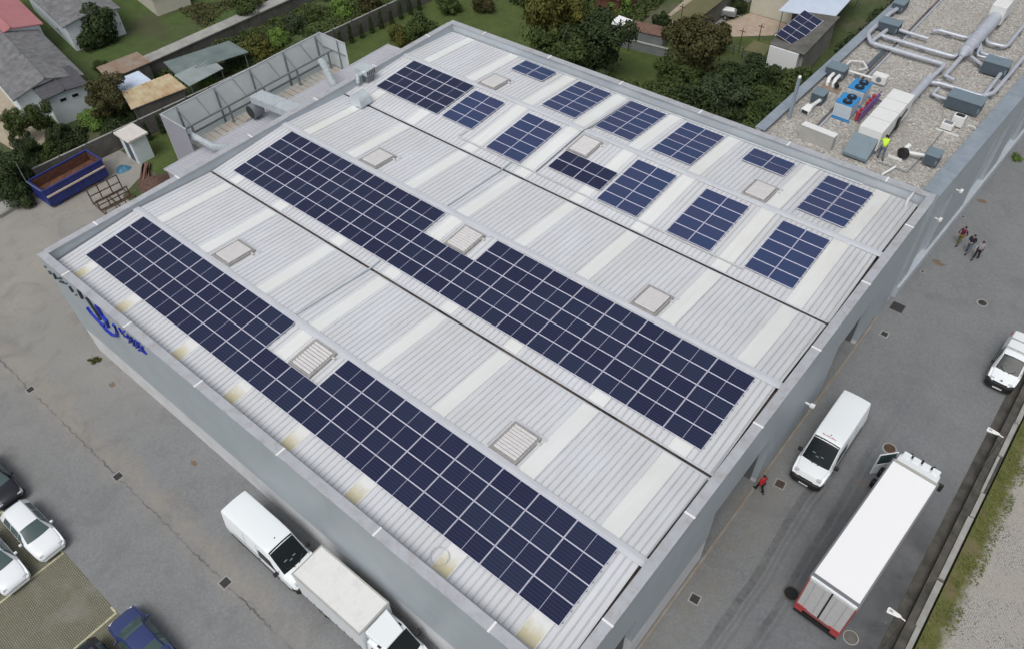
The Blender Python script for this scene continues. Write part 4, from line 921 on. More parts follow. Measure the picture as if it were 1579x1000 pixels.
rpipe([(33.1, 48.0), (33.75, 48.3), (36.7, 48.3), (37.2, 49.2), (37.4, 55.5), (37.6, 60)], 0.15, 'grey duct turning right and running beside the road side parapet')
rpipe([(36.78, 47.0), (36.78, 52.1)], 0.14, 'straight grey duct linking the two wide dark boxes')
rpipe([(33.95, 47.6), (33.88, 46.5), (34.95, 46.5)], 0.12, 'small elbow duct left of the widest dark box')
rpipe([(34.2, 57.0), (34.56, 56.2), (35.9, 56.4), (35.95, 61.5)], 0.14, 'grey duct looping right from the top of the big tapering duct')
rpipe([(34.1, 56.0), (34.75, 54.3), (36.5, 54.6), (36.55, 53.3)], 0.12, 'pair of thin ducts to the far wide dark box, outer one')
rpipe([(34.3, 55.2), (34.6, 53.75), (36.1, 54.1), (36.2, 53.3)], 0.10, 'pair of thin ducts to the far wide dark box, inner one')
rpipe([(34.3, 53.4), (35.4, 52.6)], 0.12, 'short slanting duct from the big duct into the far wide dark box')
rpipe([(27.8, 46.1), (29.7, 46.2)], 0.08, 'thin white pipe between a parapet dark box and the small white unit', m_='hvac_white')
t = empty('cable_tray', (29.2, 48, ZG), label='long silver cable tray running the length of the gravel roof', cat='cable tray')
for dx, m_ in ((-0.22, 'gutter_dark'), (0.0, 'pipe_grey')): MB().box(dx - 0.05, dx + 0.06, -10.8, 30, 0.05, 0.13).build('tray_rail', m_, t)
MB().box(-0.17, -0.05, -10.8, 30, 0.04, 0.06).build('tray_floor', 'steel', t)
for a_, b_ in ((-0.1, 3.2), (6, 6.8)): MB().box(-0.7, -0.35, a_, b_, 0, 0.12).build('cover_plate', 'hvac_dark', t)
t = empty('roof_conduit', (34.8, 40, ZG), label='thin conduit loop lying on the gravel near the worker', cat='conduit')
MB().tube([(-0.9, -2.9, 0.05), (1.0, -2.9, 0.05), (1.15, -0.6, 0.05), (1.2, 3.6, 0.05)], 0.035, 6).build('conduit_run', 'steel', t)
MB().box(1.1, 1.3, 3.5, 3.7, 0, 0.1).build('clip', 'steel', t)

# ------------------------------------------------------------------ vehicles (x forward, y left)
def lerp(a, b, t): return a + (b - a) * t
class Body:
    """stations: (x, w_low, w_belt, z_bot, z_belt, w_roof, z_top)"""
    def __init__(s, st, crown=0.03, arch=()): s.st = st; s.crown = crown; s.arch = arch
    def at(s, x):
        st = s.st
        if x <= st[0][0]: return st[0]
        for a, b in zip(st, st[1:]):
            if x <= b[0]:
                t = (x - a[0]) / (b[0] - a[0]); return tuple(lerp(p, q, t) for p, q in zip(a, b))
        return st[-1]
    def top(s, x, f):
        p = s.at(x); wr = p[5] - 0.10; return (x, f * wr, p[6] + s.crown * (1 - f * f))
    def side(s, x, t, sg):
        p = s.at(x); return (x, sg * lerp(p[2], p[5], t), lerp(p[4], p[6] - 0.07, t))
    def body(s, parent, m_, name='body'):
        xs = [];
        for a, b in zip(s.st, s.st[1:]):
            n = max(1, int((b[0] - a[0]) / 0.25)); xs += [lerp(a[0], b[0], i / n) for i in range(n)]
        xs.append(s.st[-1][0]); mb = MB(); ring = None; rows = []
        for x in xs:
            _, wl, wb, zb, zt, wr, tp = s.at(x); half = [(wl * 0.9, zb), (wl, zb + 0.12), (lerp(wl, wb, 0.6), lerp(zb, zt, 0.55)), (wb, zt - 0.03), (lerp(wb, wr, 0.08), zt + 0.01), (wr, tp - 0.07), (wr - 0.03, tp - 0.02), (wr - 0.10, tp)]
            topn = [((wr - 0.10) * f, tp + s.crown * (1 - f * f)) for f in (0.66, 0.33, 0.0)]
            h = half + topn; rg = [(x, y, z) for y, z in h] + [(x, -y, z) for y, z in reversed(h[:-1])]; rows.append(rg)
        n = len(rows[0]); vs = [p for r in rows for p in r]; fs = []
        for i in range(len(rows) - 1):
            for j in range(n): fs.append((i * n + j, i * n + (j + 1) % n, (i + 1) * n + (j + 1) % n, (i + 1) * n + j))
        fs += [tuple(range(n)), tuple((len(rows) - 1) * n + j for j in range(n - 1, -1, -1))]
        mb.add(vs, fs); return mb.build(name, m_, parent, smooth=32)
    def top_patch(s, parent, name, m_, x0, x1, f=0.95, off=0.012, f1=None):
        mb = MB(); nx, ny = 8, 8; f1 = f1 or f; V = []
        for i in range(nx + 1):
            x = lerp(x0, x1, i / nx)
            for j in range(ny + 1):
                ff = lerp(-1, 1, j / ny) * lerp(f, f1, i / nx); bow = 0.10 * (1 - (lerp(-1, 1, j / ny)) ** 2)
                xx = x + bow * (1 if i == nx else i / nx) * (1 if x1 > x0 else -1) * 0.6
                p = s.top(xx, ff); V.append((p[0], p[1], p[2] + off))
        mb.add(V, [(i * (ny + 1) + j, (i + 1) * (ny + 1) + j, (i + 1) * (ny + 1) + j + 1, i * (ny + 1) + j + 1) for i in range(nx) for j in range(ny)])
        return mb.build(name, m_, parent, smooth=True)
    def side_patch(s, parent, name, m_, x0, x1, sg, t0=0.1, t1=0.92, cut0=0.0, cut1=0.0, off=0.01):
        mb = MB(); V = []; nx = 6; tt = (t0, (t0 + t1) / 2, t1)
        for t in tt:
            k = (t - t0) / (t1 - t0); a = x0 + cut0 * k; b = x1 - cut1 * k
            for i in range(nx + 1):
                p = s.side(lerp(a, b, i / nx), t, sg); V.append((p[0], p[1] + sg * off, p[2]))
        mb.add(V, [(r * (nx + 1) + i, r * (nx + 1) + i + 1, (r + 1) * (nx + 1) + i + 1, (r + 1) * (nx + 1) + i) for r in range(2) for i in range(nx)])
        return mb.build(name, m_, parent, smooth=True)
def wheel(t, x, y, r=0.32, wd=0.2):
    s = 1 if y > 0 else -1
    w_ = MB().tube([(x, y - wd / 2, r), (x, y + wd / 2, r)], r, 20).build('wheel', 'tyre', t, smooth=30)
    MB().tube([(x, y + s * wd / 2 - s * 0.01, r), (x, y + s * (wd / 2 + 0.012), r)], [r * 0.62, r * 0.55], 14).build('rim', 'rim', w_, smooth=30)
def arch(t, x, y, r, m_='plastic_black'):
    s = 1 if y > 0 else -1
    MB().tube([(x, y - s * 0.12, r), (x, y + s * 0.012, r)], r + 0.07, 20).build('wheel_arch', m_, t, smooth=30)
def mirror(t, x, y, z, m_='plastic_black', sz=1.0):
    s = 1 if y > 0 else -1
    MB().box(x - 0.07 * sz, x + 0.07 * sz, min(y, y + s * 0.2 * sz), max(y, y + s * 0.2 * sz), z, z + 0.18 * sz).build('wing_mirror', m_, t, bevel=0.03)
def car(x, y, rz, paint, label, roofc=None, L=4.1, mir=None, low=1.42, hatch=True, glass='glass_green'):
    t = empty('parked_car', (x, y, 0), rz, label=label, cat='car', group='cars in the parking bays'); k = L / 4.1
    rear = [(-2.05, .66, .66, .34, .62, .56, .68), (-2.02, .72, .74, .26, .80, .60, .95), (-1.92, .77, .79, .22, .88, 0.55, 1.15), (-1.62, .80, .81, .2, .92, .53, low - .05), (-1.2, .81, .82, .2, .93, .545, low)] if hatch else \
           [(-2.05, .62, .62, .34, .66, .56, .74), (-1.98, .74, .76, .26, .84, .66, .90), (-1.45, .80, .81, .2, .90, .70, .97), (-1.30, .80, .81, .2, .91, .60, 1.02), (-0.85, .81, .82, .2, .92, .545, low - .03)]
    st = rear + [(-0.4, .82, .83, .2, .93, .555, low), (0.15, .82, .83, .2, .92, .555, low - .02), (0.35, .82, .83, .2, .91, .575, low - .10), (1.02, .82, .82, .2, .88, .73, .96), (1.15, .82, .82, .2, .86, .74, .92), (1.65, .80, .80, .22, .76, .70, .82), (1.92, .75, .75, .26, .66, .62, .72), (2.02, .68, .68, .32, .56, .52, .60), (2.05, .60, .60, .36, .50, .45, .52)]
    B = Body([(q[0] * k,) + q[1:] for q in st]); B.body(t, paint)
    B.top_patch(t, 'windscreen', glass, 0.20 * k, 0.94 * k, 1.12, f1=1.06)
    if hatch: B.top_patch(t, 'rear_window', glass, -1.70 * k, -1.95 * k, 1.0)
    else: B.top_patch(t, 'rear_window', glass, -0.88 * k, -1.28 * k, 1.04)
    if roofc: B.top_patch(t, 'roof_panel', roofc, -1.25 * k if hatch else -0.7 * k, 0.1 * k, 0.98, off=0.008)
    for sg in (1, -1):
        B.side_patch(t, 'side_window', glass, -0.62 * k, 0.12 * k, sg, cut1=0.0); B.side_patch(t, 'side_window', glass, 0.16 * k, 0.80 * k, sg, cut1=0.52 * k)
        B.side_patch(t, 'side_window', glass, -1.45 * k, -0.68 * k, sg, cut0=0.12)
        arch(t, 1.28 * k, sg * 0.80, 0.30); wheel(t, 1.28 * k, sg * 0.735, 0.30); arch(t, -1.28 * k, sg * 0.80, 0.30); wheel(t, -1.28 * k, sg * 0.735, 0.30)
        mirror(t, 0.66 * k, sg * 0.83, 0.92, mir or paint, 0.8)
        mb = MB().box(1.86 * k, 1.965 * k, min(sg * .42, sg * .66), max(sg * .42, sg * .66), .60, .72); mb.build('headlight', 'lamp_clear', t, bevel=.03)
        mb = MB().box(-2.045 * k, -1.95 * k, min(sg * .5, sg * .7), max(sg * .5, sg * .7), .66, .86); mb.build('tail_light', 'tank_red', t, bevel=.02)
    for sg in (1, -1):
        for xx in (-.65 * k, .14 * k): B.side_patch(t, 'door_seam', 'plastic_black', xx, xx + .018, sg, -.02, .1, off=.006)
        MB().bar((1.02 * k, sg * .10, .975), (.84 * k, sg * .5, 1.045), .018).build('wiper', 'plastic_black', t)
    MB().box(1.9 * k, 2.06 * k, -0.60, 0.60, .24, .37).build('bumper', 'plastic_black' if paint != 'white_car' else paint, t, bevel=.04)
    MB().box(-2.08 * k, -1.95 * k, -0.62, 0.62, .26, .42).build('bumper', 'plastic_black' if paint != 'white_car' else paint, t, bevel=.04)
    MB().box(1.965 * k, 2.0 * k, -0.30, 0.30, .57, .635).build('grille', 'plastic_black', t)
    MB().box(2.062 * k, 2.075 * k, -0.26, 0.26, .27, .37).build('number_plate', 'plate', t)
    return t
car(8.28, -11.55, radians(1), 'white_car', 'white hatchback in the parking bay closest to the sign end of the wall', L=4.15)
car(8.5, -13.75, radians(1), 'white_car', 'white car cut off by the left edge, second one down', L=4.3)
car(3.45, -11.4, radians(0), 'dark_car', 'near black car cut off by the left edge, above the white hatchback', roofc='grey_car', L=4.2)
car(18.5, -11.15, radians(180), 'blue_car', 'dark blue car at the bottom edge beside a near black one', roofc=None, L=4.1, hatch=False)
bpy.data.objects['parked_car.003'].children
car(18.6, -13.3, radians(0), 'dark_car', 'near black car just peeking in at the bottom edge beside the blue one', roofc='grey_car', L=4.2)

mat('dash_paper', (0.20, 0.24, 0.24), 0.5)
def van(x, y, rz, label, L=5.9, H=2.5, W=0.98, small=False, bars=False, name='white_van'):
    t = empty(name, (x, y, 0), rz, label=label, cat='van', group='white vans'); h = L / 2
    wl, bel = W - 0.02, 1.2 if not small else 1.0
    wx = h - (1.85 if not small else 1.55); wb = h - (0.95 if not small else 0.85); hz = 1.28 if not small else 1.08
    st = [(-h, wl - .06, wl - .04, .45, bel, W - .20, H - .10), (-h + .06, wl, W - .01, .38, bel, W - .16, H - .03), (-h + .5, wl, W, .33, bel, W - .15, H), (0, wl, W, .33, bel, W - .15, H + .02), (wx - .5, wl, W, .33, bel, W - .16, H + .01), (wx - .15, wl, W, .33, bel, W - .17, H - .04), (wx + .03, wl, W, .33, bel, W - .18, H - .14),
          (wb, wl, W - .02, .33, hz - .08, W - .14, hz), (wb + .3, wl, W - .04, .33, hz - .16, W - .18, hz - .08), (h - .22, wl - .03, W - .08, .33, hz - .36, W - .24, hz - .26), (h - .06, wl - .10, W - .16, .36, .72, W - .32, .78), (h, wl - .22, W - .28, .42, .60, W - .45, .64)]
    B = Body(st, 0.04); B.body(t, 'white_paint')
    B.top_patch(t, 'windscreen', 'glass_dark', wx - .06, wb - .02, 1.06, f1=1.08)
    for sg in (1, -1):
        B.side_patch(t, 'side_window', 'glass_dark', wx - .95, wb - .35, sg, .12, .62 if not small else .8, cut1=.55)
        arch(t, h - .95, sg * (W - .06), .34); wheel(t, h - .95, sg * (W - .13), .34); arch(t, -h + 1.05, sg * (W - .06), .34); wheel(t, -h + 1.05, sg * (W - .13), .34)
        mirror(t, wb - .35, sg * (W - .02), 1.25 if not small else 1.05, 'plastic_black', 1.2 if not small else .9)
        a_ = MB().box(h - .34, h - .16, min(sg * (W - .48), sg * (W - .2)), max(sg * (W - .48), sg * (W - .2)), hz - .42, hz - .22); a_.build('headlight', 'lamp_clear', t, bevel=.05)
        B.side_patch(t, 'door_rail', 'curb_block', -h + .9, wx - 1.1, sg, -.02, .03, off=.008)
        MB().box(-h + .4, h - 1.4, min(sg * (W - .01), sg * (W + .02)), max(sg * (W - .01), sg * (W + .02)), .5, .62).build('side_trim', 'plastic_black', t)
        MB().box(-h - .01, -h + .05, min(sg * (W - .14), sg * (W - .04)), max(sg * (W - .14), sg * (W - .04)), .9, 1.5).build('tail_light', 'tank_red', t)
    mb = MB().prism([(h - .45, -W + .02), (h - .06, -W + .08), (h + .10, -W + .34), (h + .10, W - .34), (h - .06, W - .08), (h - .45, W - .02), (h - .55, 0)], .30, .76); mb.build('bumper', 'plastic_black', t, bevel=.05)
    MB().box(h - .10, h - .015, -.42, .42, .64, .80).build('grille', 'plastic_black', t, bevel=.02)
    MB().box(h + .102, h + .115, -.27, .27, .40, .50).build('number_plate', 'plate', t)
    if bars:
        for dx in (wx - .55, wx - 1.45): MB().tube([(dx, -W + .16, H + .03), (dx, -W + .2, H + .12), (dx, W - .2, H + .12), (dx, W - .16, H + .03)], .03, 6).build('roof_bar', 'curb_block', t)
    for sg in (1, -1):
        for xx in ((wx - 1.05, wb - .30, -h + 1.9) if not small else (wx - .9, wb - .25)): B.side_patch(t, 'door_seam', 'plastic_black', xx, xx + .022, sg, -.0, .88, off=.006)
        MB().bar((wb + .10, sg * .12, hz + .045), (wb - .12, sg * (W - .42), hz + .19), .025).build('wiper', 'plastic_black', t)
    for sg in (1, -1):
        p_ = B.side(wx - 1.0, .0, sg); MB().box(p_[0] - .09, p_[0] + .09, min(p_[1], p_[1] + sg * .03), max(p_[1], p_[1] + sg * .03), p_[2] - .16, p_[2] - .12).build('door_handle', 'plastic_black', t)
    for px_a, f_a in ((wb - .30, .25), (wb - .24, -.1), (wb - .34, -.45)):
        p_ = B.top(px_a, f_a); MB().box(p_[0] - .05, p_[0] + .05, p_[1] - .09, p_[1] + .09, p_[2] + .013, p_[2] + .02).build('dash_papers', 'dash_paper', t)  # papers on the dash, laid over the opaque glass
    if not bars:
        MB().tube([(wx - .42, 0.0, H), (wx - .42, 0.0, H + .09)], .03, 6).build('aerial', 'plastic_black', t)
    return t, B, wx
t, B, wx = van(19.78, -3.72, 0, 'white high roof van parked close to the long front wall, behind the box truck')
t, B, wx = van(40.12, 20.65, radians(-90.5), 'white high roof van on the right hand road with red lettering over its windscreen')
mb = MB()
for i in range(9): mb.box(wx - .33 + .02 * (i % 3), wx - .24, -.42 + i * .09, -.37 + i * .09, 2.53, 2.545)
mb.build('roof_lettering', 'tank_red', t)
t, B, wx = van(46.38, 33.3, radians(-91), 'small white van with roof bars at the right edge of the picture', L=4.0, H=1.82, W=.86, small=True, bars=True)
MB().box(.9, 1.15, -.5, .5, 1.33, 1.36, ).build('dashboard_papers', 'plate', t) if False else None
MB().tube([(1.86, 0, .98), (1.9, 0, .97)], .07, 8).build('badge', 'rim', t)

# box truck on the left
t = empty('box_truck', (26.4, -3.5, 0), radians(0.6), label='small white box truck parked nose to the bottom edge along the front wall', cat='truck')
bx = MB().box(-3.42, 1.42, -.98, .98, .75, 3.02).build('cargo_box', 'white_paint', t, bevel=.02)
MB().box(-3.36, 1.36, -.92, .92, 3.022, 3.04).build('roof', 'box_roof', bx)
for sg in (1, -1): MB().box(-3.44, 1.44, min(sg * .93, sg * 1.0), max(sg * .93, sg * 1.0), 2.99, 3.055).build('roof_rail', 'curb_block', bx)
MB().box(-3.44, -3.36, -.926, .926, 2.99, 3.055).build('roof_rail', 'curb_block', bx); MB().box(1.36, 1.44, -.926, .926, 2.99, 3.055).build('roof_rail', 'curb_block', bx)
for i in range(8):
    for sg in (1, -1): MB().box(-3.0 + i * .56, -2.92 + i * .56, min(sg * .99, sg * 1.01), max(sg * .99, sg * 1.01), .85, .93).build('marker_light', 'plastic_black', bx)
MB().box(-3.4, 3.2, -.4, .4, .45, .748).build('chassis', 'plastic_black', t)
st = [(1.55, .9, .93, .45, 1.2, .82, 2.15), (1.65, .95, .98, .35, 1.2, .86, 2.3), (2.3, .95, .98, .33, 1.2, .86, 2.32), (2.62, .95, .98, .33, 1.2, .84, 2.22), (3.5, .95, .96, .33, 1.18, .84, 1.28), (3.8, .93, .92, .33, 1.08, .80, 1.18), (4.2, .9, .86, .33, .88, .72, .98), (4.36, .8, .76, .36, .7, .6, .76), (4.4, .7, .66, .42, .6, .5, .64)]
B = Body(st, .04); B.body(t, 'white_paint', 'cab'); B.top_patch(t, 'windscreen', 'glass_dark', 2.62, 3.42, 1.06, f1=1.1)
mb = MB().prism([(1.5, -.72), (2.66, -.6), (2.66, .6), (1.5, .72)], 2.33, [2.95, 2.42, 2.42, 2.95]); mb.build('wind_deflector', 'white_paint', t, bevel=.06)
for sg in (1, -1):
    B.side_patch(t, 'side_window', 'glass_dark', 1.9, 3.1, sg, .1, .85, cut1=.45)
    mirror(t, 2.95, sg * .98, 1.35, 'plastic_black', 1.5)
    arch(t, 3.35, sg * .90, .34); wheel(t, 3.35, sg * .84, .34); wheel(t, -2.0, sg * .8, .34, .3)
    MB().box(4.0, 4.22, min(sg * .48, sg * .74), max(sg * .48, sg * .74), .86, 1.0).build('headlight', 'lamp_clear', t, bevel=.03)
    MB().box(2.2, 2.4, min(sg * .62, sg * .74), max(sg * .62, sg * .74), 2.35, 2.40).build('marker_light', 'plastic_black', t)
MB().box(4.1, 4.48, -.85, .85, .3, .6).build('bumper', 'plastic_black', t, bevel=.06)

# large truck on the right
t = empty('lorry', (44.30, 15.0, 0), radians(86.5), label='big lorry with bright white trailer roof and red framed rear doors', cat='truck')
L0, L1, WW = -4.38, 4.40, 1.20
bx = MB().box(L0, L1, -WW, WW, 1.05, 3.93).build('cargo_box', 'door_grey', t)
MB().box(L0 + .32, L1 - .16, -WW + .07, WW - .07, 3.932, 3.96).build('roof', 'truck_roof', bx)
for sg in (1, -1): MB().box(L0, L1, min(sg * (WW - .06), sg * (WW + .02)), max(sg * (WW - .06), sg * (WW + .02)), 3.88, 3.985).build('roof_rail', 'rim', bx)
MB().box(L0 - .02, L0 + .10, -WW + .063, WW - .063, 3.90, 3.99).build('roof_rail', 'white_paint', bx); MB().box(L0 + .104, L0 + .30, -WW + .063, WW - .063, 3.90, 3.965).build('roof_rail', 'rim', bx)
MB().box(L1 - .14, L1 + .02, -WW + .063, WW - .063, 3.90, 3.985).build('roof_rail', 'curb_block', bx)
for sg in (1, -1):
    d = MB().box(L0 - .05, L0 - .004, min(sg * .04, sg * 1.125), max(sg * .04, sg * 1.125), 1.15, 3.85).build('rear_door', 'door_grey', bx, bevel=.01)
    for yy in (.3, .8): MB().tube([(L0 - .075, sg * yy, 1.2), (L0 - .075, sg * yy, 3.8)], .014, 6).build('lock_bar', 'door_grey', d)
    MB().box(L0 - .07, L0 - .002, min(sg * 1.13, sg * 1.2), max(sg * 1.13, sg * 1.2), 1.0, 3.88).build('door_frame', 'red_paint', bx)
    MB().box(L0 - .11, L0 - .056, min(sg * .6, sg * 1.18), max(sg * .6, sg * 1.18), 1.16, 1.26).build('reflector', 'tank_red', bx)
    MB().box(L0 - .1, L0 - .03, min(sg * .75, sg * 1.15), max(sg * .75, sg * 1.15), .72, .88).build('tail_light', 'tank_red', t)
MB().box(L0 - .065, L0 - .002, -.034, .034, 1.15, 3.86).build('door_gap', 'plastic_black', bx)
MB().box(L0 - .07, L0 - .003, -1.2, 1.2, .96, 1.04).build('door_frame', 'red_paint', bx)
MB().box(L0 - .12, L0 + .1, -1.15, 1.15, .5, .62).build('bumper', 'plastic_black', t)
MB().box(L0 + .1, 5.6, -.45, .45, .7, 1.048).build('chassis', 'plastic_black', t)
for x in (-3.0, -1.9, 4.9):
    for sg in (1, -1): wheel(t, x, sg * .98, .48, .32 if x < 0 else .28)
cb = Body([(4.62, 1.1, 1.14, .5, 1.6, 1.08, 3.28), (4.75, 1.14, 1.17, .45, 1.6, 1.10, 3.38), (5.4, 1.15, 1.17, .4, 1.6, 1.10, 3.34), (5.62, 1.15, 1.16, .4, 1.6, 1.06, 3.22), (5.98, 1.13, 1.15, .4, 1.55, 1.02, 1.9), (6.06, 1.10, 1.10, .4, 1.3, .98, 1.5), (6.1, 1.02, 1.02, .45, 1.0, .9, 1.2)], .03)
cb.body(t, 'white_paint', 'cab'); cb.top_patch(t, 'windscreen', 'glass_dark', 5.66, 5.93, 1.04)
for i in range(3): MB().tube([(5.66, -.62 + i * .62, 3.26), (5.9, -.62 + i * .62, 3.20)], .08, 8).build('roof_lamp', 'plastic_black', t, smooth=True)
MB().box(5.60, 5.84, -1.0, 1.0, 3.16, 3.21).build('sun_visor', 'plastic_black', t)
for i in range(4): MB().box(5.3, 5.72, -1.0 + i * .52, -.58 + i * .52, 3.34, 3.42).build('wind_deflector', 'white_paint', t, bevel=.05)
MB().box(5.42, 5.56, -1.46, -1.2, 2.2, 2.8).build('wing_mirror', 'plastic_black', t, bevel=.05)
MB().tube([(5.35, -1.1, 2.8), (5.35, -1.3, 2.85)], .03, 6).build('mirror_arm', 'plastic_black', t)
MB().box(5.9, 6.2, -1.1, 1.1, .4, .95).build('bumper', 'white_paint', t, bevel=.08)
# open driver door: hinged at the front of the cab on its left side
d = empty('cab_door', (5.75, 1.17, 0), radians(-38)); d.parent = t
for k_ in d.keys(): pass
mb = MB().box(-1.1, 0.0, .0, .06, 1.15, 2.05); o = mb.build('door_skin', 'white_paint', d, bevel=.02)
mb = MB(); mb.box(-1.1, -1.04, 0, .05, 2.052, 2.95); mb.box(-.06, 0, 0, .05, 2.052, 2.95); mb.box(-1.1, 0, 0, .05, 2.952, 3.0); mb.build('window_frame', 'white_paint', d)
MB().box(-1.035, -.065, .015, .035, 2.055, 2.948).build('window_glass', 'glass_green', d)
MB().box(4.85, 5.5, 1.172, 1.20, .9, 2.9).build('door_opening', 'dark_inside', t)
MB().box(4.9, 5.35, 1.205, 1.55, 1.2, 1.75).build('seat', 'plastic_black', t, bevel=.08)
MB().box(4.55, 4.9, 1.205, 1.6, .5, 1.1).build('fuel_tank', 'plastic_black', t, bevel=.08)
MB().box(4.95, 5.4, 1.205, 1.45, .42, .5).build('step', 'steel', t)

# ------------------------------------------------------------------ street lamps, manholes, drains
for x, y, h, lb in ((47.4, 24.5, 3.75, 'street lamp with flat white head behind the retaining wall, farther of the two'), (47.15, 11.8, 3.3, 'street lamp with flat white head beside the rear of the lorry, nearer of the two')):
    t = empty('street_lamp', (x, y, 0), label=lb, cat='street lamp', group='street lamps along the retaining wall')
    MB().cyl(0, 0, 0, h, .032, 10, .022).build('pole', 'concrete_darkest', t, smooth=30)
    MB().cyl(0, 0, 0, .12, .09, 10).build('base', 'concrete_darkest', t)
    MB().tube([(0, 0, h), (-.25, -.02, h + .07)], .03, 8).build('arm', 'seal_white', t, smooth=True)
    mb = MB().prism([(-.85, -.15), (-.8, -.19), (-.3, -.10), (-.2, -.03), (-.2, .03), (-.3, .08), (-.8, .13), (-.85, .09)], h + .04, h + .12); hd = mb.build('lamp_head', 'seal_white', t, bevel=.02)
    MB().box(-.76, -.6, -.08, .03, h + .122, h + .135).build('sensor', 'curb_block', hd)
def grate(x, y, s, rz, label, round_=False, m_='iron', rim='concrete', rs=1.3):
    t = empty('manhole_cover' if round_ else 'drain_grate', (x, y, 0), rz, label=label, cat='manhole' if round_ else 'drain', group='round manholes in the paving' if round_ else 'square drains in the paving')
    if round_:
        MB().cyl(0, 0, .002, .012, s * rs, 24).build('surround', rim, t); c = MB().cyl(0, 0, .0125, .022, s, 24).build('cover', m_, t)
        mb = MB(); 
        for i in range(-3, 4): mb.box(-s * .6, s * .6, i * s * .2 - .015, i * s * .2 + .015, .0225, .030)
        mb.build('ribs', m_, c)
    else:
        MB().box(-s * rs, s * rs, -s * rs, s * rs, .002, .012).build('surround', rim, t); mb = MB()
        n = 6
        for i in range(n): a = -s + (i + .15) * 2 * s / n; mb.box(a, a + 2 * s / n * .7, -s, s, .014, .028)
        MB().box(-s, s, -s, s, .0125, .0135).build('pit', 'dark_inside', t)
        mb.build('bars', m_, t)
DR = 'square drain with pale surround '
grate(-2.1, -6.6, .2, 0, DR + 'nearest the left edge, below the sign'); grate(8.4, -6.6, .22, 0, DR + 'midway between the sign and the white van'); grate(18.9, -6.6, .24, 0, DR + 'in front of the left white van')
grate(38.75, 8.2, .22, .1, DR + 'by the right wall, nearest the bottom'); grate(39.05, 17.1, .24, .1, DR + 'just in front of the right white van', m_='rust_frame')
grate(39.2, 31.8, .2, 0, 'small square drain beside the gateway on the right road', rs=1.4); grate(38.95, 34.7, .42, 0, 'large dark square drain close against the right wall', rs=1.02)
grate(27.9, -2.9, .25, 0, 'rusty square drain beside the cab of the box truck', m_='rust_frame', rim='yellow_sheet')
MH = 'round manhole '
grate(42.45, 11.55, .36, 0, MH + 'with dark cover at the left rear corner of the lorry', True, 'plastic_black', 'concrete_dark'); grate(42.95, 23.25, .33, 0, MH + 'with brown cover at the open door of the lorry', True, 'rust_frame')
grate(43.3, 38.6, .28, 0, MH + 'in the middle of the road between the small van and the people', True); grate(45.75, 11.3, .33, 0, MH + 'half hidden under the right rear of the lorry', True, 'concrete_dark', 'brick_worn', 1.15)
grate(39.2, 47.0, .13, 0, MH + 'small and pale, next to the three people', True, 'concrete_dark', 'curb_block'); grate(39.0, 39.2, .13, 0, MH + 'small and pale, near the right wall below the people', True, 'concrete_dark', 'curb_block')
def stain(x, y, rx_, ry_, label, seed):
    rr = random.Random(seed); pts = []
    for i in range(18): a = 2 * pi * i / 18; k = rr.uniform(.55, 1.15); pts.append((rx_ * k * cos(a), ry_ * k * sin(a)))
    o = MB().poly([(a, b, 0) for a, b in pts]).build('rust_stain', 'rust_stain', fix=False); o.location = (x, y, .006); tag(o, kind='structure')
mat('rust_stain', (0.20, 0.125, 0.075), 0.9, col2=(0.15, 0.135, 0.115), vscale=4)
for i, (x, y, a, b) in enumerate(((11.2, -3.2, .26, .18), (1.8, -3.0, .28, .22), (39.5, 40.8, .5, .28), (39.7, 49.8, .4, .3), (45.5, 22.0, .5, .9))): stain(x, y, a, b, '', i)

# ------------------------------------------------------------------ yard things on the left
t = empty('skip_container', (-19.85, 6.6, 0), radians(1.5), label='blue open topped skip with rusty inside, standing in the yard', cat='skip')
def slabs(mb, x0, x1, y0, y1, z0, z1, th=.06): 
    mb.box(x0, x0 + th, y0, y1, z0, z1); mb.box(x1 - th, x1, y0, y1, z0, z1); mb.box(x0 + th + .001, x1 - th - .001, y0, y0 + th, z0, z1); mb.box(x0 + th + .001, x1 - th - .001, y1 - th, y1, z0, z1)
sk = MB(); slabs(sk, -1.2, 1.15, -2.65, 2.65, .25, 1.75); sk.build('shell', 'skip_blue', t)
MB().box(-1.13, 1.08, -2.58, 2.58, .26, .9).build('rusty_load', 'rust', t)
li = MB(); slabs(li, -1.137, 1.087, -2.587, 2.587, .9, 1.70, .012); li.build('lining', 'rust', t)
rm = MB(); slabs(rm, -1.25, 1.20, -2.70, 2.70, 1.752, 1.85, .12); rm.build('rim', 'skip_blue', t)
MB().box(1.202, 1.30, -2.6, 2.6, 1.15, 1.28).build('rub_rail', 'cream', t)
for i in range(11): MB().box(1.152, 1.20, -2.55 + i * .5, -2.47 + i * .5, .3, 1.14).build('rib', 'skip_blue', t)
for yy in (-1.9, 1.9): MB().box(-1.1, 1.1, yy - .15, yy + .15, 0, .248).build('skid', 'skip_blue', t)
MB().tube([(-1.2, -2.75, 1.8), (-1.6, -2.6, 3.3)], .03, 6).build('lifting_bar', 'steel', t); MB().tube([(-1.2, -2.75, 1.8), (1.1, -2.72, 1.85)], .04, 6).build('lifting_bar', 'steel', t)
t = empty('kiosk', (-19.25, 12.6, 0), radians(0), label='small white utility hut with flat pale cap beside the perimeter wall', cat='hut')
MB().box(-.95, .95, -.7, .75, 0, 2.3).build('wall', 'shed_white', t)
MB().box(-1.15, 1.2, -.95, .95, 2.302, 2.52).build('roof', 'shed_cap', t, bevel=.04)
dd = MB().box(-.25, .45, -.735, -.703, .1, 2.0).build('door', 'hvac_dark', t); MB().box(.32, .38, -.76, -.737, 1.0, 1.1).build('handle', 'rim', dd)
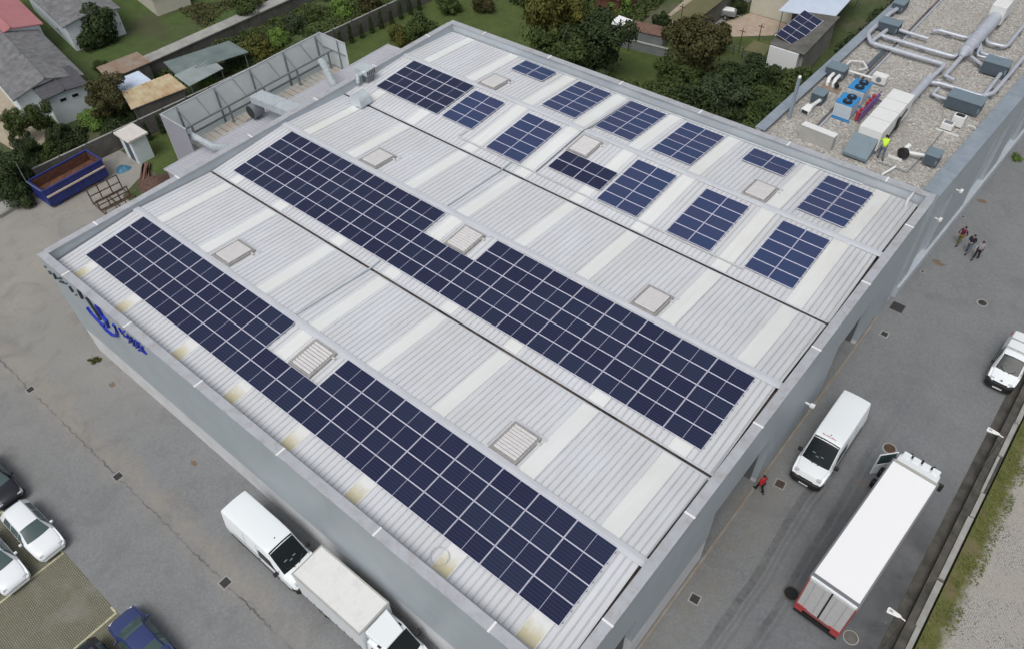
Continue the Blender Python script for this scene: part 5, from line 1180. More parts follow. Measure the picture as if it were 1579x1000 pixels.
t = empty('steel_stillage', (-14.9, 7.6, 0), radians(-4), label='rusty tubular steel stillage frames lying near the skip', cat='steel frame')
for x in (-1.5, -.2):
    for y in (-1.3, -.45, .45, 1.3): MB().bar((x, y, 0), (x, y, 1.5 if x < -1 else 1.0), .08).build('post', 'rust_frame', t)
    for z in ((.1, .8, 1.5) if x < -1 else (.1, .55, 1.0)): MB().bar((x, -1.34, z), (x, 1.34, z), .07).build('rail', 'rust_frame', t)
for y in (-1.3, .0, 1.3):
    MB().bar((-1.46, y, .1), (1.1, y, .1), .07).build('rail', 'rust_frame', t)
for y in (-1.3, -.4, .4, 1.3): MB().bar((1.1, y, 0), (1.1, y, .8), .07).build('post', 'rust_frame', t)
MB().bar((1.1, -1.3, .8), (1.1, 1.3, .8), .07).build('rail', 'rust_frame', t)
t = empty('timber_pile', (-16.6, 11.3, 0), radians(-35), label='pile of reddish timber boards beside the white hut', cat='timber')
rr = random.Random(4)
for i in range(9):
    y = rr.uniform(-.35, .35); z = .06 + .09 * (i // 3); a = rr.uniform(-.08, .08)
    MB().box(-1.5 + rr.uniform(-.2, .2), 1.5 + rr.uniform(-.2, .2), y - .09, y + .09, z - .04, z + .035, rz=a).build('board', 'timber' if i % 3 else 'rust', t)
def mound(name, x, y, r, h, m_, label, cat, seed):
    mb = MB(); n, k = 26, 9; rr = random.Random(seed); vs = [(0, 0, h)]
    for i in range(1, k + 1):
        f = i / k
        for j in range(n):
            a = 2 * pi * j / n; q = r * f * (1 + .12 * sin(3 * a + seed) + .05 * sin(7 * a)); vs.append((q * cos(a), q * sin(a), max(0, h * (1 - f ** 1.6)) + (rr.uniform(-.05, .05) if i < k else 0)))
    fs = [(0, 1 + j, 1 + (j + 1) % n) for j in range(n)]
    for i in range(k - 1):
        for j in range(n): a = 1 + i * n; fs.append((a + j, a + n + j, a + n + (j + 1) % n, a + (j + 1) % n))
    mb.add(vs, fs); o = mb.build(name, m_, smooth=True, fix=False); o.location = (x, y, 0); return tag(o, label, cat)
mound('debris_heap', -14.6, 11.1, 1.5, .7, 'debris', 'dark brown heap of debris against the corner of the annex', 'heap', 3)
mound('paddling_pool', -18.9, 10.6, .62, .3, 'tarp_blue', 'crumpled blue tarp in front of the white hut', 'tarp', 5).name = 'blue_tarp'
t = empty('concrete_slab', (-21.9, 2.2, 0), radians(8), label='long grey concrete block lying at the left edge below the skip', cat='concrete block')
MB().box(-.75, .75, -1.6, 1.4, 0, .32).build('slab', 'concrete', t, bevel=.02); MB().box(-.6, .6, -1.5, 1.3, .322, .34).build('top_skim', 'concrete', t)
# perimeter wall
t = empty('perimeter_wall', (-22, 30, 0), label='long thin concrete perimeter wall between the yard and the gardens', cat='wall')
def px_(y): return -22.0 + (y - 10) * .07
y = 5.0
while y < 80:
    l = 2.4; xa, xb = px_(y), px_(y + l)
    o = MB().prism([(xa, y), (xa + .1, y), (xb + .1, y + l - .16), (xb, y + l - .16)], 0, 1.75).build('wall_panel', 'concrete_dark', t); o.location = (22, -30, 0)
    o = MB().box(xb - .03, xb + .13, y + l - .155, y + l - .005, 0, 1.85).build('wall_post', 'concrete_dark', t); o.location = (22, -30, 0)
    o = MB().prism([(xa - .02, y), (xa + .12, y), (xb + .12, y + l - .16), (xb - .02, y + l - .16)], 1.752, 1.82).build('coping', 'concrete', t); o.location = (22, -30, 0)
    y += l
# old stone wall with a wide flat top
t = empty('stone_wall', (-31, 33, 0), radians(-2), label='old stone wall with a wide pale flat top dividing the gardens', cat='wall')
MB().box(-.65, .65, -12, 30, 0, 1.25).build('wall', 'concrete_dark', t); MB().box(-.8, .8, -12, 30, 1.252, 1.36).build('flat_top', 'concrete', t)

# garden sheds and canopies
def quadshed(name, pts, z, m_, label, cat='shed', wallm='concrete_dark', open_=False, fall=.25, rib=True):
    cx = sum(p[0] for p in pts) / 4; cy = sum(p[1] for p in pts) / 4; t = empty(name, (cx, cy, 0), label=label, cat=cat)
    q = [(p[0] - cx, p[1] - cy) for p in pts]; zz = [z, z, z + fall, z + fall]
    MB().prism(q, zz, [v + .06 for v in zz]).build('roof', m_, t)
    if rib:
        mb = MB(); n = 12
        for i in range(1, n):
            f = i / n; a = [lerp(q[0][k], q[1][k], f) for k in (0, 1)]; b = [lerp(q[3][k], q[2][k], f) for k in (0, 1)]; mb.bar((*a, z + .075), (*b, z + fall + .075), .07, .04)
        mb.build('roof_ribs', m_, t)
    s = .9
    if not open_: MB().prism([(x * s, y * s) for x, y in q], 0, [v - .01 for v in zz]).build('wall', wallm, t)
    else:
        for x, y in q: MB().cyl(x * s, y * s, 0, z - .01, .05, 8).build('post', 'steel', t)
    return t
quadshed('garden_shed', [(-29.3, 16.4), (-29.0, 20.8), (-31.4, 20.9), (-31.9, 16.8)], 2.1, 'rusty_sheet', 'long low shed with a rust stained grey roof beside the lawn')
quadshed('garden_shed', [(-26.3, 16.1), (-25.5, 18.9), (-28.2, 19.0), (-28.5, 16.4)], 2.0, 'blue_white_sheet', 'shed with a bright bluish white sheet roof')
quadshed('garden_shed', [(-23.0, 14.9), (-22.1, 20.1), (-25.2, 20.4), (-25.9, 15.8)], 2.1, 'yellow_sheet', 'shed with a cream and rust streaked sheet roof by the perimeter wall')
quadshed('garden_canopy', [(-22.3, 20.5), (-22.4, 24.4), (-24.6, 24.6), (-24.7, 20.6)], 2.0, 'grey_sheet', 'open canopy with translucent grey sheets next to the cream roofed shed', 'canopy', open_=True)
quadshed('garden_canopy', [(-24.7, 20.8), (-22.6, 27.6), (-25.6, 27.6), (-27.3, 21.2)], 2.2, 'green_sheet', 'open canopy with dark green netting roof behind the grey one', 'canopy', open_=True, rib=False)
def house(x, y, rz, lx, ly, h, rise, roofm, wallm, label, windows=(), name='house', hip=False):
    t = empty(name, (x, y, 0), rz, label=label, cat='house'); a, b = lx / 2, ly / 2; e = .35
    MB().box(-a, a, -b, b, 0, h).build('wall', wallm, t)
    mb = MB(); mb.add([(-a, -b, h), (-a, b, h), (-a, 0, h + rise - .05), (a, -b, h), (a, b, h), (a, 0, h + rise - .05)], [(0, 1, 2), (3, 5, 4), (0, 2, 5, 3), (1, 4, 5, 2), (0, 3, 4, 1)]); mb.build('gable', wallm, t)
    mb = MB(); z0 = h - e * rise / b
    mb.add([(-a - e, -b - e, z0), (a + e, -b - e, z0), (a + e, 0, h + rise), (-a - e, 0, h + rise), (-a - e, -b - e, z0 + .12), (a + e, -b - e, z0 + .12), (a + e, 0, h + rise + .12), (-a - e, 0, h + rise + .12)], [(0, 3, 2, 1), (4, 5, 6, 7), (0, 1, 5, 4), (1, 2, 6, 5), (2, 3, 7, 6), (3, 0, 4, 7)])
    mb.build('roof_slope', roofm, t); mb = MB()
    mb.add([(-a - e, b + e, z0), (a + e, b + e, z0), (a + e, 0.003, h + rise), (-a - e, 0.003, h + rise), (-a - e, b + e, z0 + .12), (a + e, b + e, z0 + .12), (a + e, 0.003, h + rise + .12), (-a - e, 0.003, h + rise + .12)], [(0, 1, 2, 3), (7, 6, 5, 4), (4, 5, 1, 0), (5, 6, 2, 1), (6, 7, 3, 2), (7, 4, 0, 3)])
    mb.build('roof_slope', roofm, t)
    MB().tube([(-a - e, 0, h + rise + .13), (a + e, 0, h + rise + .13)], .1, 6).build('ridge_tiles', roofm, t)
    for f, u, z, w_, hh in windows:
        if f == 'E': fr = MB().box(a + .002, a + .05, u - w_ / 2 - .07, u + w_ / 2 + .07, z - .07, z + hh + .07).build('window', 'render_white', t); MB().box(a + .052, a + .06, u - w_ / 2, u + w_ / 2, z, z + hh).build('pane', 'glass_dark', fr)
        else:
            fr = MB().box(u - w_ / 2 - .07, u + w_ / 2 + .07, -b - .05, -b - .002, z - .07, z + hh + .07).build('window', 'render_white', t)
            for k in ((-w_ / 2, -.03), (.03, w_ / 2)): MB().box(u + k[0], u + k[1], -b - .06, -b - .052, z, z + hh).build('pane', 'glass_dark', fr)
    return t
house(-38.6, 13.1, radians(-9), 13.6, 5.8, 2.7, .8, 'slate', 'render_white', 'low white house with a large weathered grey tiled roof at the left edge')
t = house(-31.3, 12.7, radians(-9), 3.9, 3.4, 2.9, .12, 'slate_dark', 'render_white', 'white lean-to with dark flat roof and two small dark windows, at the house end', (('E', -.45, 2.1, .55, .28), ('E', .65, 2.1, .55, .28)), name='outbuilding')
house(-50.5, 15.9, radians(-9), 14, 5.2, 3.2, .5, 'pink_roof', 'render_white', 'building with a pinkish red metal roof in the top left corner')
house(-47.5, 22.8, radians(-9), 13, 5.4, 2.8, .5, 'slate', 'render_white', 'white walled house with plain grey roof at the top edge, behind dark trees')
house(-45.5, 31.5, radians(-9), 9, 4.0, 2.4, .4, 'slate_dark', 'render_cream', 'grey roofed building at the top edge beyond the strip of lawn')
house(12.6, 70.2, radians(1), 4.6, 5.6, 4.8, 1.0, 'slate', 'render_cream', 'cream house with one dark double window at the top edge', (('S', .9, 3.0, 1.3, 1.1),))
quadshed('carport', [(14.9, 63.6), (19.9, 64.9), (19.4, 74.0), (14.5, 73.6)], 2.9, 'blue_white_sheet', 'carport with a smooth pale blue roof behind the shed with solar panels', 'carport', open_=True, rib=False)
t = quadshed('solar_shed', [(17.1, 57.4), (20.6, 57.4), (20.3, 65.6), (17.0, 64.6)], 2.75, 'concrete_dark', 'narrow shed with white end wall carrying a tilted row of solar panels', wallm='concrete', rib=False)
MB().box(-1.5, 1.35, -3.98, -3.6, 0, 2.7).build('end_wall', 'white_sheet', t)
t = empty('solar_array', (18.2, 61.2, 3.05), 0, label='tilted row of solar panels on the narrow shed beyond the hedge', cat='solar array'); t.rotation_euler = (radians(4), radians(14), radians(-2))
for i in range(5):
    o = bpy.data.objects.new('solar_panel', PD[0]); COL.objects.link(o); o.parent = t; o.location = (0, -2.2 + i * 1.06, .12); q = bpy.data.objects.new('cell_glass', PD[1]); COL.objects.link(q); q.parent = o
for x in (-1.02, 1.02): MB().box(x - .04, x + .04, -2.8, 2.7, 0.0, .115).build('rail', 'frame_alu', t)
quadshed('garden_shelter', [(14.9, 57.0), (16.9, 57.2), (16.9, 58.9), (15.0, 58.8)], 1.6, 'brown_roof', 'small brown roofed shelter against the white end wall of the solar shed', 'shelter', open_=True, rib=False)
quadshed('barn', [(8.9, 57.0), (8.6, 74), (6.3, 74), (6.6, 56.8)], 2.2, 'brown_roof', 'long mossy brown roof running away between concrete paths', 'barn', rib=False)
quadshed('rabbit_hutch', [(1.3, 54.4), (3.2, 54.3), (3.2, 55.8), (1.4, 55.9)], 1.35, 'white_sheet', 'low hutch with a bright white sheet roof on the grey garden wall', 'hutch', wallm='block_grey', rib=False)
quadshed('hen_house', [(3.3, 54.6), (7.2, 55.4), (7.0, 56.9), (3.2, 56.1)], 1.2, 'timber', 'long low hen house with dull red brown roof beside the white topped hutch', 'hen house', wallm='block_grey')
quadshed('red_shack', [(-2.5, 57.0), (0.2, 57.6), (-0.1, 62.0), (-3.2, 61.5)], 2.2, 'rusty_sheet', 'shack with grey and red sheet roof at the top edge', wallm='rust')
t = empty('garden_wall', (5, 53.6, 0), radians(9), label='low grey block wall at the far side of the back lawn', cat='wall'); MB().box(-3.6, 3.4, -.1, .1, 0, .9).build('wall', 'block_grey', t); MB().box(-3.65, 3.45, -.14, .14, .902, .96).build('coping', 'concrete', t)
t = empty('garden_trailer', (8.9, 64.9, 0), radians(20), label='small white topped trailer on the garden patio at the top edge', cat='trailer')
MB().box(-1.0, 1.0, -.5, .5, .35, .85).build('tub', 'block_grey', t, bevel=.05); MB().box(-.8, .8, -.42, .42, .852, 1.0).build('cover', 'white_sheet', t, bevel=.08)
for sg in (1, -1): wheel(t, 0, sg * .6, .25, .14)
MB().bar((1.0, 0, .4), (1.7, 0, .3), .06).build('drawbar', 'steel', t)
def poles(x, y, h, label):
    t = empty('garden_pole', (x, y, 0), label=label, cat='pole', group='thin dark poles in the gardens'); MB().cyl(0, 0, 0, h, .06, 8, .04).build('pole', 'bark', t); MB().bar((-.3, 0, h - .3), (.3, 0, h - .3), .06).build('crosspiece', 'bark', t)
poles(4.6, 53.0, 3.2, 'thin dark pole standing by the low grey block wall'); poles(8.2, 56.4, 4.5, 'tall thin pole between the hen house and the brown barn'); poles(13.6, 59.0, 2.6, 'thin pole at the near side of the small fenced garden'); poles(14.6, 60.9, 2.6, 'thin pole at the far side of the small fenced garden')
poles(-25.8, 31.8, 4.5, 'tall thin dark pole behind the perimeter wall among the vegetable plots')
t = empty('garden_fence', (13.9, 58.4, 0), radians(-4), label='thin wire fence round the small garden by the brown shelter', cat='fence')
for i in range(6): MB().cyl(-2.6 + i * 1.0, 0, 0, 1.1, .04, 6).build('fence_post', 'bark', t)
for z in (.4, .75, 1.05): MB().bar((-2.6, 0, z), (2.4, 0, z), .025).build('wire', 'steel', t)
sheet_poly('vegetable_plot', [(9.6, 56.5), (15.2, 58.6), (15.6, 63.2), (12.2, 62.2), (9.5, 59.8)], 0.010, 'back_lawn_grass')

# ------------------------------------------------------------------ plants
leafmat('leaf_olive', (0.05, 0.06, 0.02), (0.085, 0.095, 0.03), (0.13, 0.14, 0.05))
leafmat('leaf_moss', (0.075, 0.095, 0.02), (0.13, 0.155, 0.03), (0.19, 0.19, 0.06))
def leaves(mb, c, r, n, s, rnd, flat=1.0, shell=.55, zmin=None):
    for _ in range(n):
        u = rnd.uniform(-1, 1); a = rnd.uniform(0, 2 * pi); q = sqrt(1 - u * u); k = shell + (1 - shell) * rnd.random() ** .5
        k *= 1 + .10 * rnd.gauss(0, 1)
        d = Vector((q * cos(a), q * sin(a), u)); p = Vector((c[0] + d.x * r[0] * k, c[1] + d.y * r[1] * k, c[2] + d.z * r[2] * k))
        if zmin is not None and p.z < zmin: continue
        nrm = (d + Vector((rnd.uniform(-.8, .8), rnd.uniform(-.8, .8), rnd.uniform(-.3, .9)))).normalized()
        t1 = nrm.cross(Vector((rnd.uniform(-1, 1), rnd.uniform(-1, 1), rnd.uniform(-1, 1)))).normalized(); t2 = nrm.cross(t1)
        e = s * rnd.uniform(.6, 1.35); t1 = t1 * e; t2 = t2 * e * .62
        mb.add([p - t1, p - t2 * .9, p + t1, p + t2 * .9], [(0, 1, 2, 3)])
CR = {}
def crown_mesh(kind, v):
    key = (kind, v)
    if key in CR: return CR[key]
    rnd = random.Random(hash(kind) % 1000 if False else {'tree': 11, 'bush': 23, 'cypress': 37, 'low': 51}[kind] + v * 7); mb = MB()
    if kind == 'tree':      # radius about 1, height 2 (scaled)
        for _ in range(20):
            a = rnd.uniform(0, 2 * pi); q = rnd.uniform(.1, .92); z = rnd.uniform(.35, 1.75); r = rnd.uniform(.20, .46) * (1 - abs(z - 1.1) * .3)
            leaves(mb, (q * cos(a) * (1.2 - .35 * abs(z - 1)), q * sin(a) * (1.2 - .35 * abs(z - 1)), z), (r, r, r * .8), 420, .055, rnd)
        leaves(mb, (0, 0, 1.05), (.8, .8, .75), 900, .055, rnd, shell=.3)
    elif kind == 'bush':
        for _ in range(15):
            a = rnd.uniform(0, 2 * pi); q = rnd.uniform(0, .9); z = rnd.uniform(.2, 1.05) * (1 - .35 * q); r = rnd.uniform(.20, .42)
            leaves(mb, (q * cos(a), q * sin(a), z), (r, r, r * .8), 330, .065, rnd, zmin=.0)
        leaves(mb, (0, 0, .45), (.8, .8, .45), 600, .065, rnd, zmin=.0)
    elif kind == 'cypress':
        for i in range(7):
            z = .15 + i * .26; r = .42 - i * .035
            leaves(mb, (rnd.uniform(-.05, .05), rnd.uniform(-.05, .05), z), (r, r, .25), 150, .07, rnd)
    elif kind == 'low':
        for _ in range(16):
            a = rnd.uniform(0, 2 * pi); q = rnd.uniform(0, .8); r = rnd.uniform(.15, .32)
            leaves(mb, (q * cos(a), q * sin(a), .12 + .14 * rnd.random()), (r, r, r * .6), 130, .06, rnd, zmin=0)
    CR[key] = mb.mesh('crown', 'leaf_mid', fix=False); return CR[key]
def trunk_mesh(v):
    key = ('trunk', v)
    if key in CR: return CR[key]
    rnd = random.Random(v); mb = MB(); mb.tube([(0, 0, -.02), (.03, .02, .35), (.0, .05, .8), (.02, 0, 1.15)], [.09, .065, .05, .03], 8)
    for i in range(5):
        a = i * 1.3 + rnd.random(); z = .45 + .1 * i; mb.tube([(0, 0, z), (.3 * cos(a), .3 * sin(a), z + .3), (.6 * cos(a), .6 * sin(a), z + .55)], [.04, .025, .01], 6)
    CR[key] = mb.mesh('trunk', 'bark', smooth=True); return CR[key]
PC_ = 0
def plant(kind, x, y, r, h, m_, label, cat=None, group=None, name=None):
    global PC_
    PC_ += 1; v = PC_ % 4
    name = name or {'tree': 'garden_tree', 'bush': 'shrub', 'cypress': 'columnar_shrub', 'low': 'low_plant'}[kind]
    t = empty(name, (x, y, 0), PC_ * 1.7, label=label, cat=cat or {'tree': 'tree', 'bush': 'shrub', 'cypress': 'shrub', 'low': 'plant'}[kind], group=group)
    o = bpy.data.objects.new('crown', crown_mesh(kind, v)); COL.objects.link(o); o.parent = t
    o.material_slots[0].link = 'OBJECT'; o.material_slots[0].material = MATS[m_]
    hh = {'tree': 2.0, 'bush': 1.25, 'cypress': 2.0, 'low': .5}[kind]; o.scale = (r, r, h / hh)
    q = bpy.data.objects.new('trunk', trunk_mesh(v % 2)); COL.objects.link(q); q.parent = t; q.scale = (r * .8, r * .8, h / hh * (1.0 if kind in ('tree', 'cypress') else .5))
    return t
PLANTS = [('bush', -13.47, 41.99, 2.2, 3.2, 'leaf_mid', 'rounded green shrub just outside the far top corner of the roof'), ('bush', -15.22, 40.84, 1.3, 2.0, 'leaf_yellow', 'small yellow green shrub left of the far top corner of the roof'), ('tree', -0.33, 45.97, 3.0, 8.5, 'leaf_yellow', 'tall tree with yellow green top behind the rear parapet'), ('tree', 3.65, 42.78, 2.6, 6.0, 'leaf_mid', 'green tree just below the tall yellow topped tree'), ('tree', 5.03, 46.68, 3.2, 6.5, 'leaf_dark', 'broad dark green tree right of the tall yellow topped tree'), ('bush', -1.95, 43.27, 1.6, 2.2, 'leaf_mid', 'low green shrub left of the tall yellow topped tree'), ('tree', 12.95, 50.36, 3.2, 7.0, 'leaf_brown', 'autumn brown tree in the middle of the back garden'), ('tree', 12.88, 48.33, 2.1, 4.0, 'leaf_mid', 'smaller green tree in front of the autumn brown tree'), ('bush', 11.51, 58.03, 1.6, 2.6, 'leaf_brown', 'russet shrub beside the grey garden path'), ('tree', 17.93, 51.54, 2.7, 4.2, 'leaf_dark', 'rounded dark tree left of the white ended solar shed'), ('tree', 17.73, 47.88, 2.2, 4.0, 'leaf_greygreen', 'grey green tree in front of the rounded dark tree'), ('bush', 19.49, 52.76, 1.7, 2.2, 'leaf_mid', 'green shrub at the foot of the white end wall'), ('bush', 20.62, 49.9, 2.0, 2.6, 'leaf_mid', 'green shrub in the corner between parapet and gravel roof'), ('bush', 15.75, 45.46, 1.9, 2.8, 'leaf_mid', 'green shrub against the rear wall, below the smaller green tree'), ('bush', 10.68, 43.44, 1.6, 2.0, 'leaf_dark', 'dark shrub against the rear wall at the edge of the lawn'), ('bush', 7.05, 44.55, 1.7, 2.6, 'leaf_mid', 'green shrub against the rear wall under the broad dark tree'), ('bush', 19.23, 46.13, 1.8, 2.4, 'leaf_dark', 'dark shrub low against the rear wall, right of the middle'), ('bush', 19.16, 58.06, 1.0, 1.6, 'leaf_brown', 'reddish shrub at the right foot of the white end wall'), ('bush', -41.15, 21.98, 2.6, 4.2, 'leaf_dark', 'big dark bush between the grey roofed house and the lawn'), ('bush', -45.48, 21.47, 1.7, 2.8, 'leaf_dark', 'smaller dark bush left of the big dark bush'), ('tree', -26.15, 14.78, 2.0, 4.2, 'leaf_brown', 'brownish green tree in front of the white lean-to'), ('bush', -35.81, 18.54, 0.9, 1.4, 'leaf_mid', 'small bush at the right corner of the lean-to'), ('tree', -28.77, 9.25, 1.2, 3.6, 'leaf_mid', 'tall green conifer like tree left of the white lean-to'), ('tree', -25.43, 9.01, 1.15, 2.6, 'leaf_dark', 'dark tree just below the tall conifer like tree'), ('tree', -30.16, 7.56, 1.15, 3.0, 'leaf_mid', 'green tree at the left edge beside the gravel drive'), ('tree', -26.1, 6.61, 1.25, 2.8, 'leaf_dark', 'dark tree above the far corner of the skip'), ('bush', -27.33, 12.78, 1.5, 1.6, 'leaf_bright', 'bright light green bush below the white lean-to'), ('bush', -24.34, 9.42, 1.5, 2.2, 'leaf_dark', 'dark bush directly behind the skip'), ('bush', -24.51, 7.52, 1.2, 2.0, 'leaf_mid', 'green bush directly behind the left half of the skip'), ('tree', -23.56, 3.66, 2.1, 4.0, 'leaf_dark', 'dense dark tree at the left edge beside the skip'), ('bush', -21.53, 2.71, 1.5, 2.4, 'leaf_dark', 'dark bush above the long grey concrete block'), ('bush', -22.64, 13.14, 1.1, 1.8, 'leaf_dark', 'dark bush behind the white utility hut'), ('bush', -24.46, 16.08, 1.3, 1.8, 'leaf_dark', 'dark bush below the cream roofed shed'), ('bush', -26.03, 14.73, 1.1, 2.0, 'leaf_mid', 'green bush left of the cream roofed shed'), ('bush', -23.86, 23.1, 1.1, 1.4, 'leaf_bright', 'light green bush by the grey translucent canopy'), ('bush', -25.35, 30.23, 1.8, 2.2, 'leaf_yellow', 'yellow green bush right of the dark netting canopy'), ('bush', -25.06, 32.87, 1.4, 1.8, 'leaf_bright', 'bright green bush right of the yellow green one'), ('bush', -25.15, 27.54, 1.2, 1.5, 'leaf_dark', 'dark bush at the end of the netting canopy'), ('bush', -26.25, 35.78, 1.5, 2.0, 'leaf_greygreen', 'grey green bush next to the tall thin garden pole'), ('bush', -26.47, 38.42, 1.2, 1.6, 'leaf_mid', 'green bush among the vegetable plots, above the screen corner'), ('bush', -24.37, 41.09, 1.6, 2.2, 'leaf_bright', 'bright green bush at the top edge left of the row of shrubs'), ('tree', -31.76, 34.22, 1.8, 3.4, 'leaf_mid', 'green tree at the top edge left of the flat topped stone wall'), ('bush', -22.85, 43.69, 1.6, 2.2, 'leaf_brown', 'brownish bush at the top edge near the perimeter wall'), ('bush', -15.85, 48.59, 1.4, 2.0, 'leaf_mid', 'green bush at the top edge of the back lawn'), ('bush', -12.88, 51.06, 1.6, 2.2, 'leaf_brown', 'dull brown bush at the top edge, mid back lawn'), ('bush', -3.53, 56.6, 1.2, 1.8, 'leaf_mid', 'green bush in front of the red and grey shack'), ('bush', -0.44, 58.72, 1.6, 2.2, 'leaf_bright', 'bright green bush at the top edge above the white topped hutch'), ('bush', 4.41, 59.34, 1.1, 1.6, 'leaf_dark', 'dark bush behind the dull red hen house'), ('bush', 9.11, 66.44, 1.4, 1.8, 'leaf_dark', 'dark bush at the top edge beside the trailer'), ('low', 40.1, 57.0, 0.6, 0.5, 'leaf_bright', 'tuft of weeds at the foot of the road side wall'), ('low', -1.0, -2.6, 0.5, 0.3, 'leaf_yellow', 'dry straw coloured weed at the foot of the sign wall')]
for a in PLANTS: plant(*a)
for i in range(12):
    y = 32.2 + i * 1.35
    plant('cypress', px_(y) + .75, y, .75, 1.9 + .3 * sin(i * 2.1), 'leaf_dark', 'small dark columnar shrub in the row under the perimeter wall, above the pale screen', group='columnar shrubs in a row above the screen')
for i in range(6):
    y = 14.6 + i * 1.3
    plant('cypress', px_(y) + .75, y, .7, 1.9, 'leaf_dark', 'small dark columnar shrub under the perimeter wall between the hut and the screen', group='columnar shrubs between hut and screen')
def cover(name, pts, n, s, hgt, m_, seed, dens=.5, sc=.25):
    """leafy ground cover filling a polygon, patchy"""
    rnd = random.Random(seed); xs = [p[0] for p in pts]; ys = [p[1] for p in pts]; mb = MB()
    def inside(x, y):
        c = False; j = len(pts) - 1
        for i in range(len(pts)):
            if (pts[i][1] > y) != (pts[j][1] > y) and x < (pts[j][0] - pts[i][0]) * (y - pts[i][1]) / (pts[j][1] - pts[i][1]) + pts[i][0]: c = not c
            j = i
        return c
    k = 0; tries = 0
    while k < n and tries < n * 8:
        tries += 1; x = rnd.uniform(min(xs), max(xs)); y = rnd.uniform(min(ys), max(ys))
        if not inside(x, y): continue
        d = noise.noise(Vector((x * sc, y * sc, seed))) * .5 + .5
        if d < dens - .12 * rnd.random(): continue
        z = hgt * max(.1, (d - dens + .2) * 2.2) * rnd.random() ** .5
        nrm = Vector((rnd.uniform(-.8, .8), rnd.uniform(-.8, .8), 1)).normalized(); t1 = nrm.cross(Vector((rnd.uniform(-1, 1), rnd.uniform(-1, 1), 0.1))).normalized(); t2 = nrm.cross(t1); e = s * rnd.uniform(.6, 1.4)
        p = Vector((x, y, z + .02)); mb.add([p - t1 * e, p - t2 * e * .6, p + t1 * e, p + t2 * e * .6], [(0, 1, 2, 3)]); k += 1
    o = mb.build(name, m_, fix=False); return tag(o, kind='stuff')
cover('undergrowth', [(-1, 36.6), (25.6, 36.6), (25.2, 56), (17, 56), (14.5, 50), (11, 45.2), (4, 41.5)], 95000, .15, 2.0, 'leaf_mid', 2, .30)
cover('undergrowth', [(8, 37), (25.6, 36.8), (25.0, 53), (15.5, 48.5)], 36000, .15, 2.6, 'leaf_dark', 5, .42)
cover('garden_vegetation', [(-30, 20.5), (-22, 28), (-20.5, 46), (-29.6, 50)], 26000, .13, .8, 'leaf_mid', 8, .5, .35)
cover('garden_vegetation', [(-29, 2), (-22.6, 2), (-22, 13), (-25, 15.5), (-28, 10.5)], 17000, .12, .9, 'leaf_dark', 9, .47, .4)
cover('garden_vegetation', [(-12, 54), (3, 53.5), (1, 72), (-16, 72)], 16000, .16, .9, 'leaf_mid', 12, .5, .3)
cover('grass_strip', [(48.34, -20), (49.3, -20), (49.6, 20), (49.7, 60), (48.5, 90), (48.34, 90)], 15000, .05, .10, 'leaf_moss', 14, .42, .9).location = (0, 0, .60)
cover('garden_vegetation', [(-60, 33), (-33.5, 30), (-33, 44), (-50, 60)], 9000, .16, .6, 'leaf_brown', 15, .55, .3)
# clipped dark hedge between the solar shed and the flat roofed building
t = empty('hedge', (23.6, 60, 0), label='long dark hedge between the solar shed and the gravel roofed building', cat='hedge'); mb = MB(); rnd = random.Random(77)
for i in range(60):
    y = -16 + i * .62; leaves(mb, (rnd.uniform(-.9, .9), y, rnd.uniform(.9, 2.6)), (1.0, .9, .9), 420, .16, rnd, zmin=.0)
mb.build('foliage', 'leaf_dark', t, fix=False); mb = MB()
for i in range(18): mb.tube([(rnd.uniform(-.3, .3), -15 + i * 2, 0), (0, -15 + i * 2, 2.2)], [.08, .03], 6)
mb.build('stems', 'bark', t)

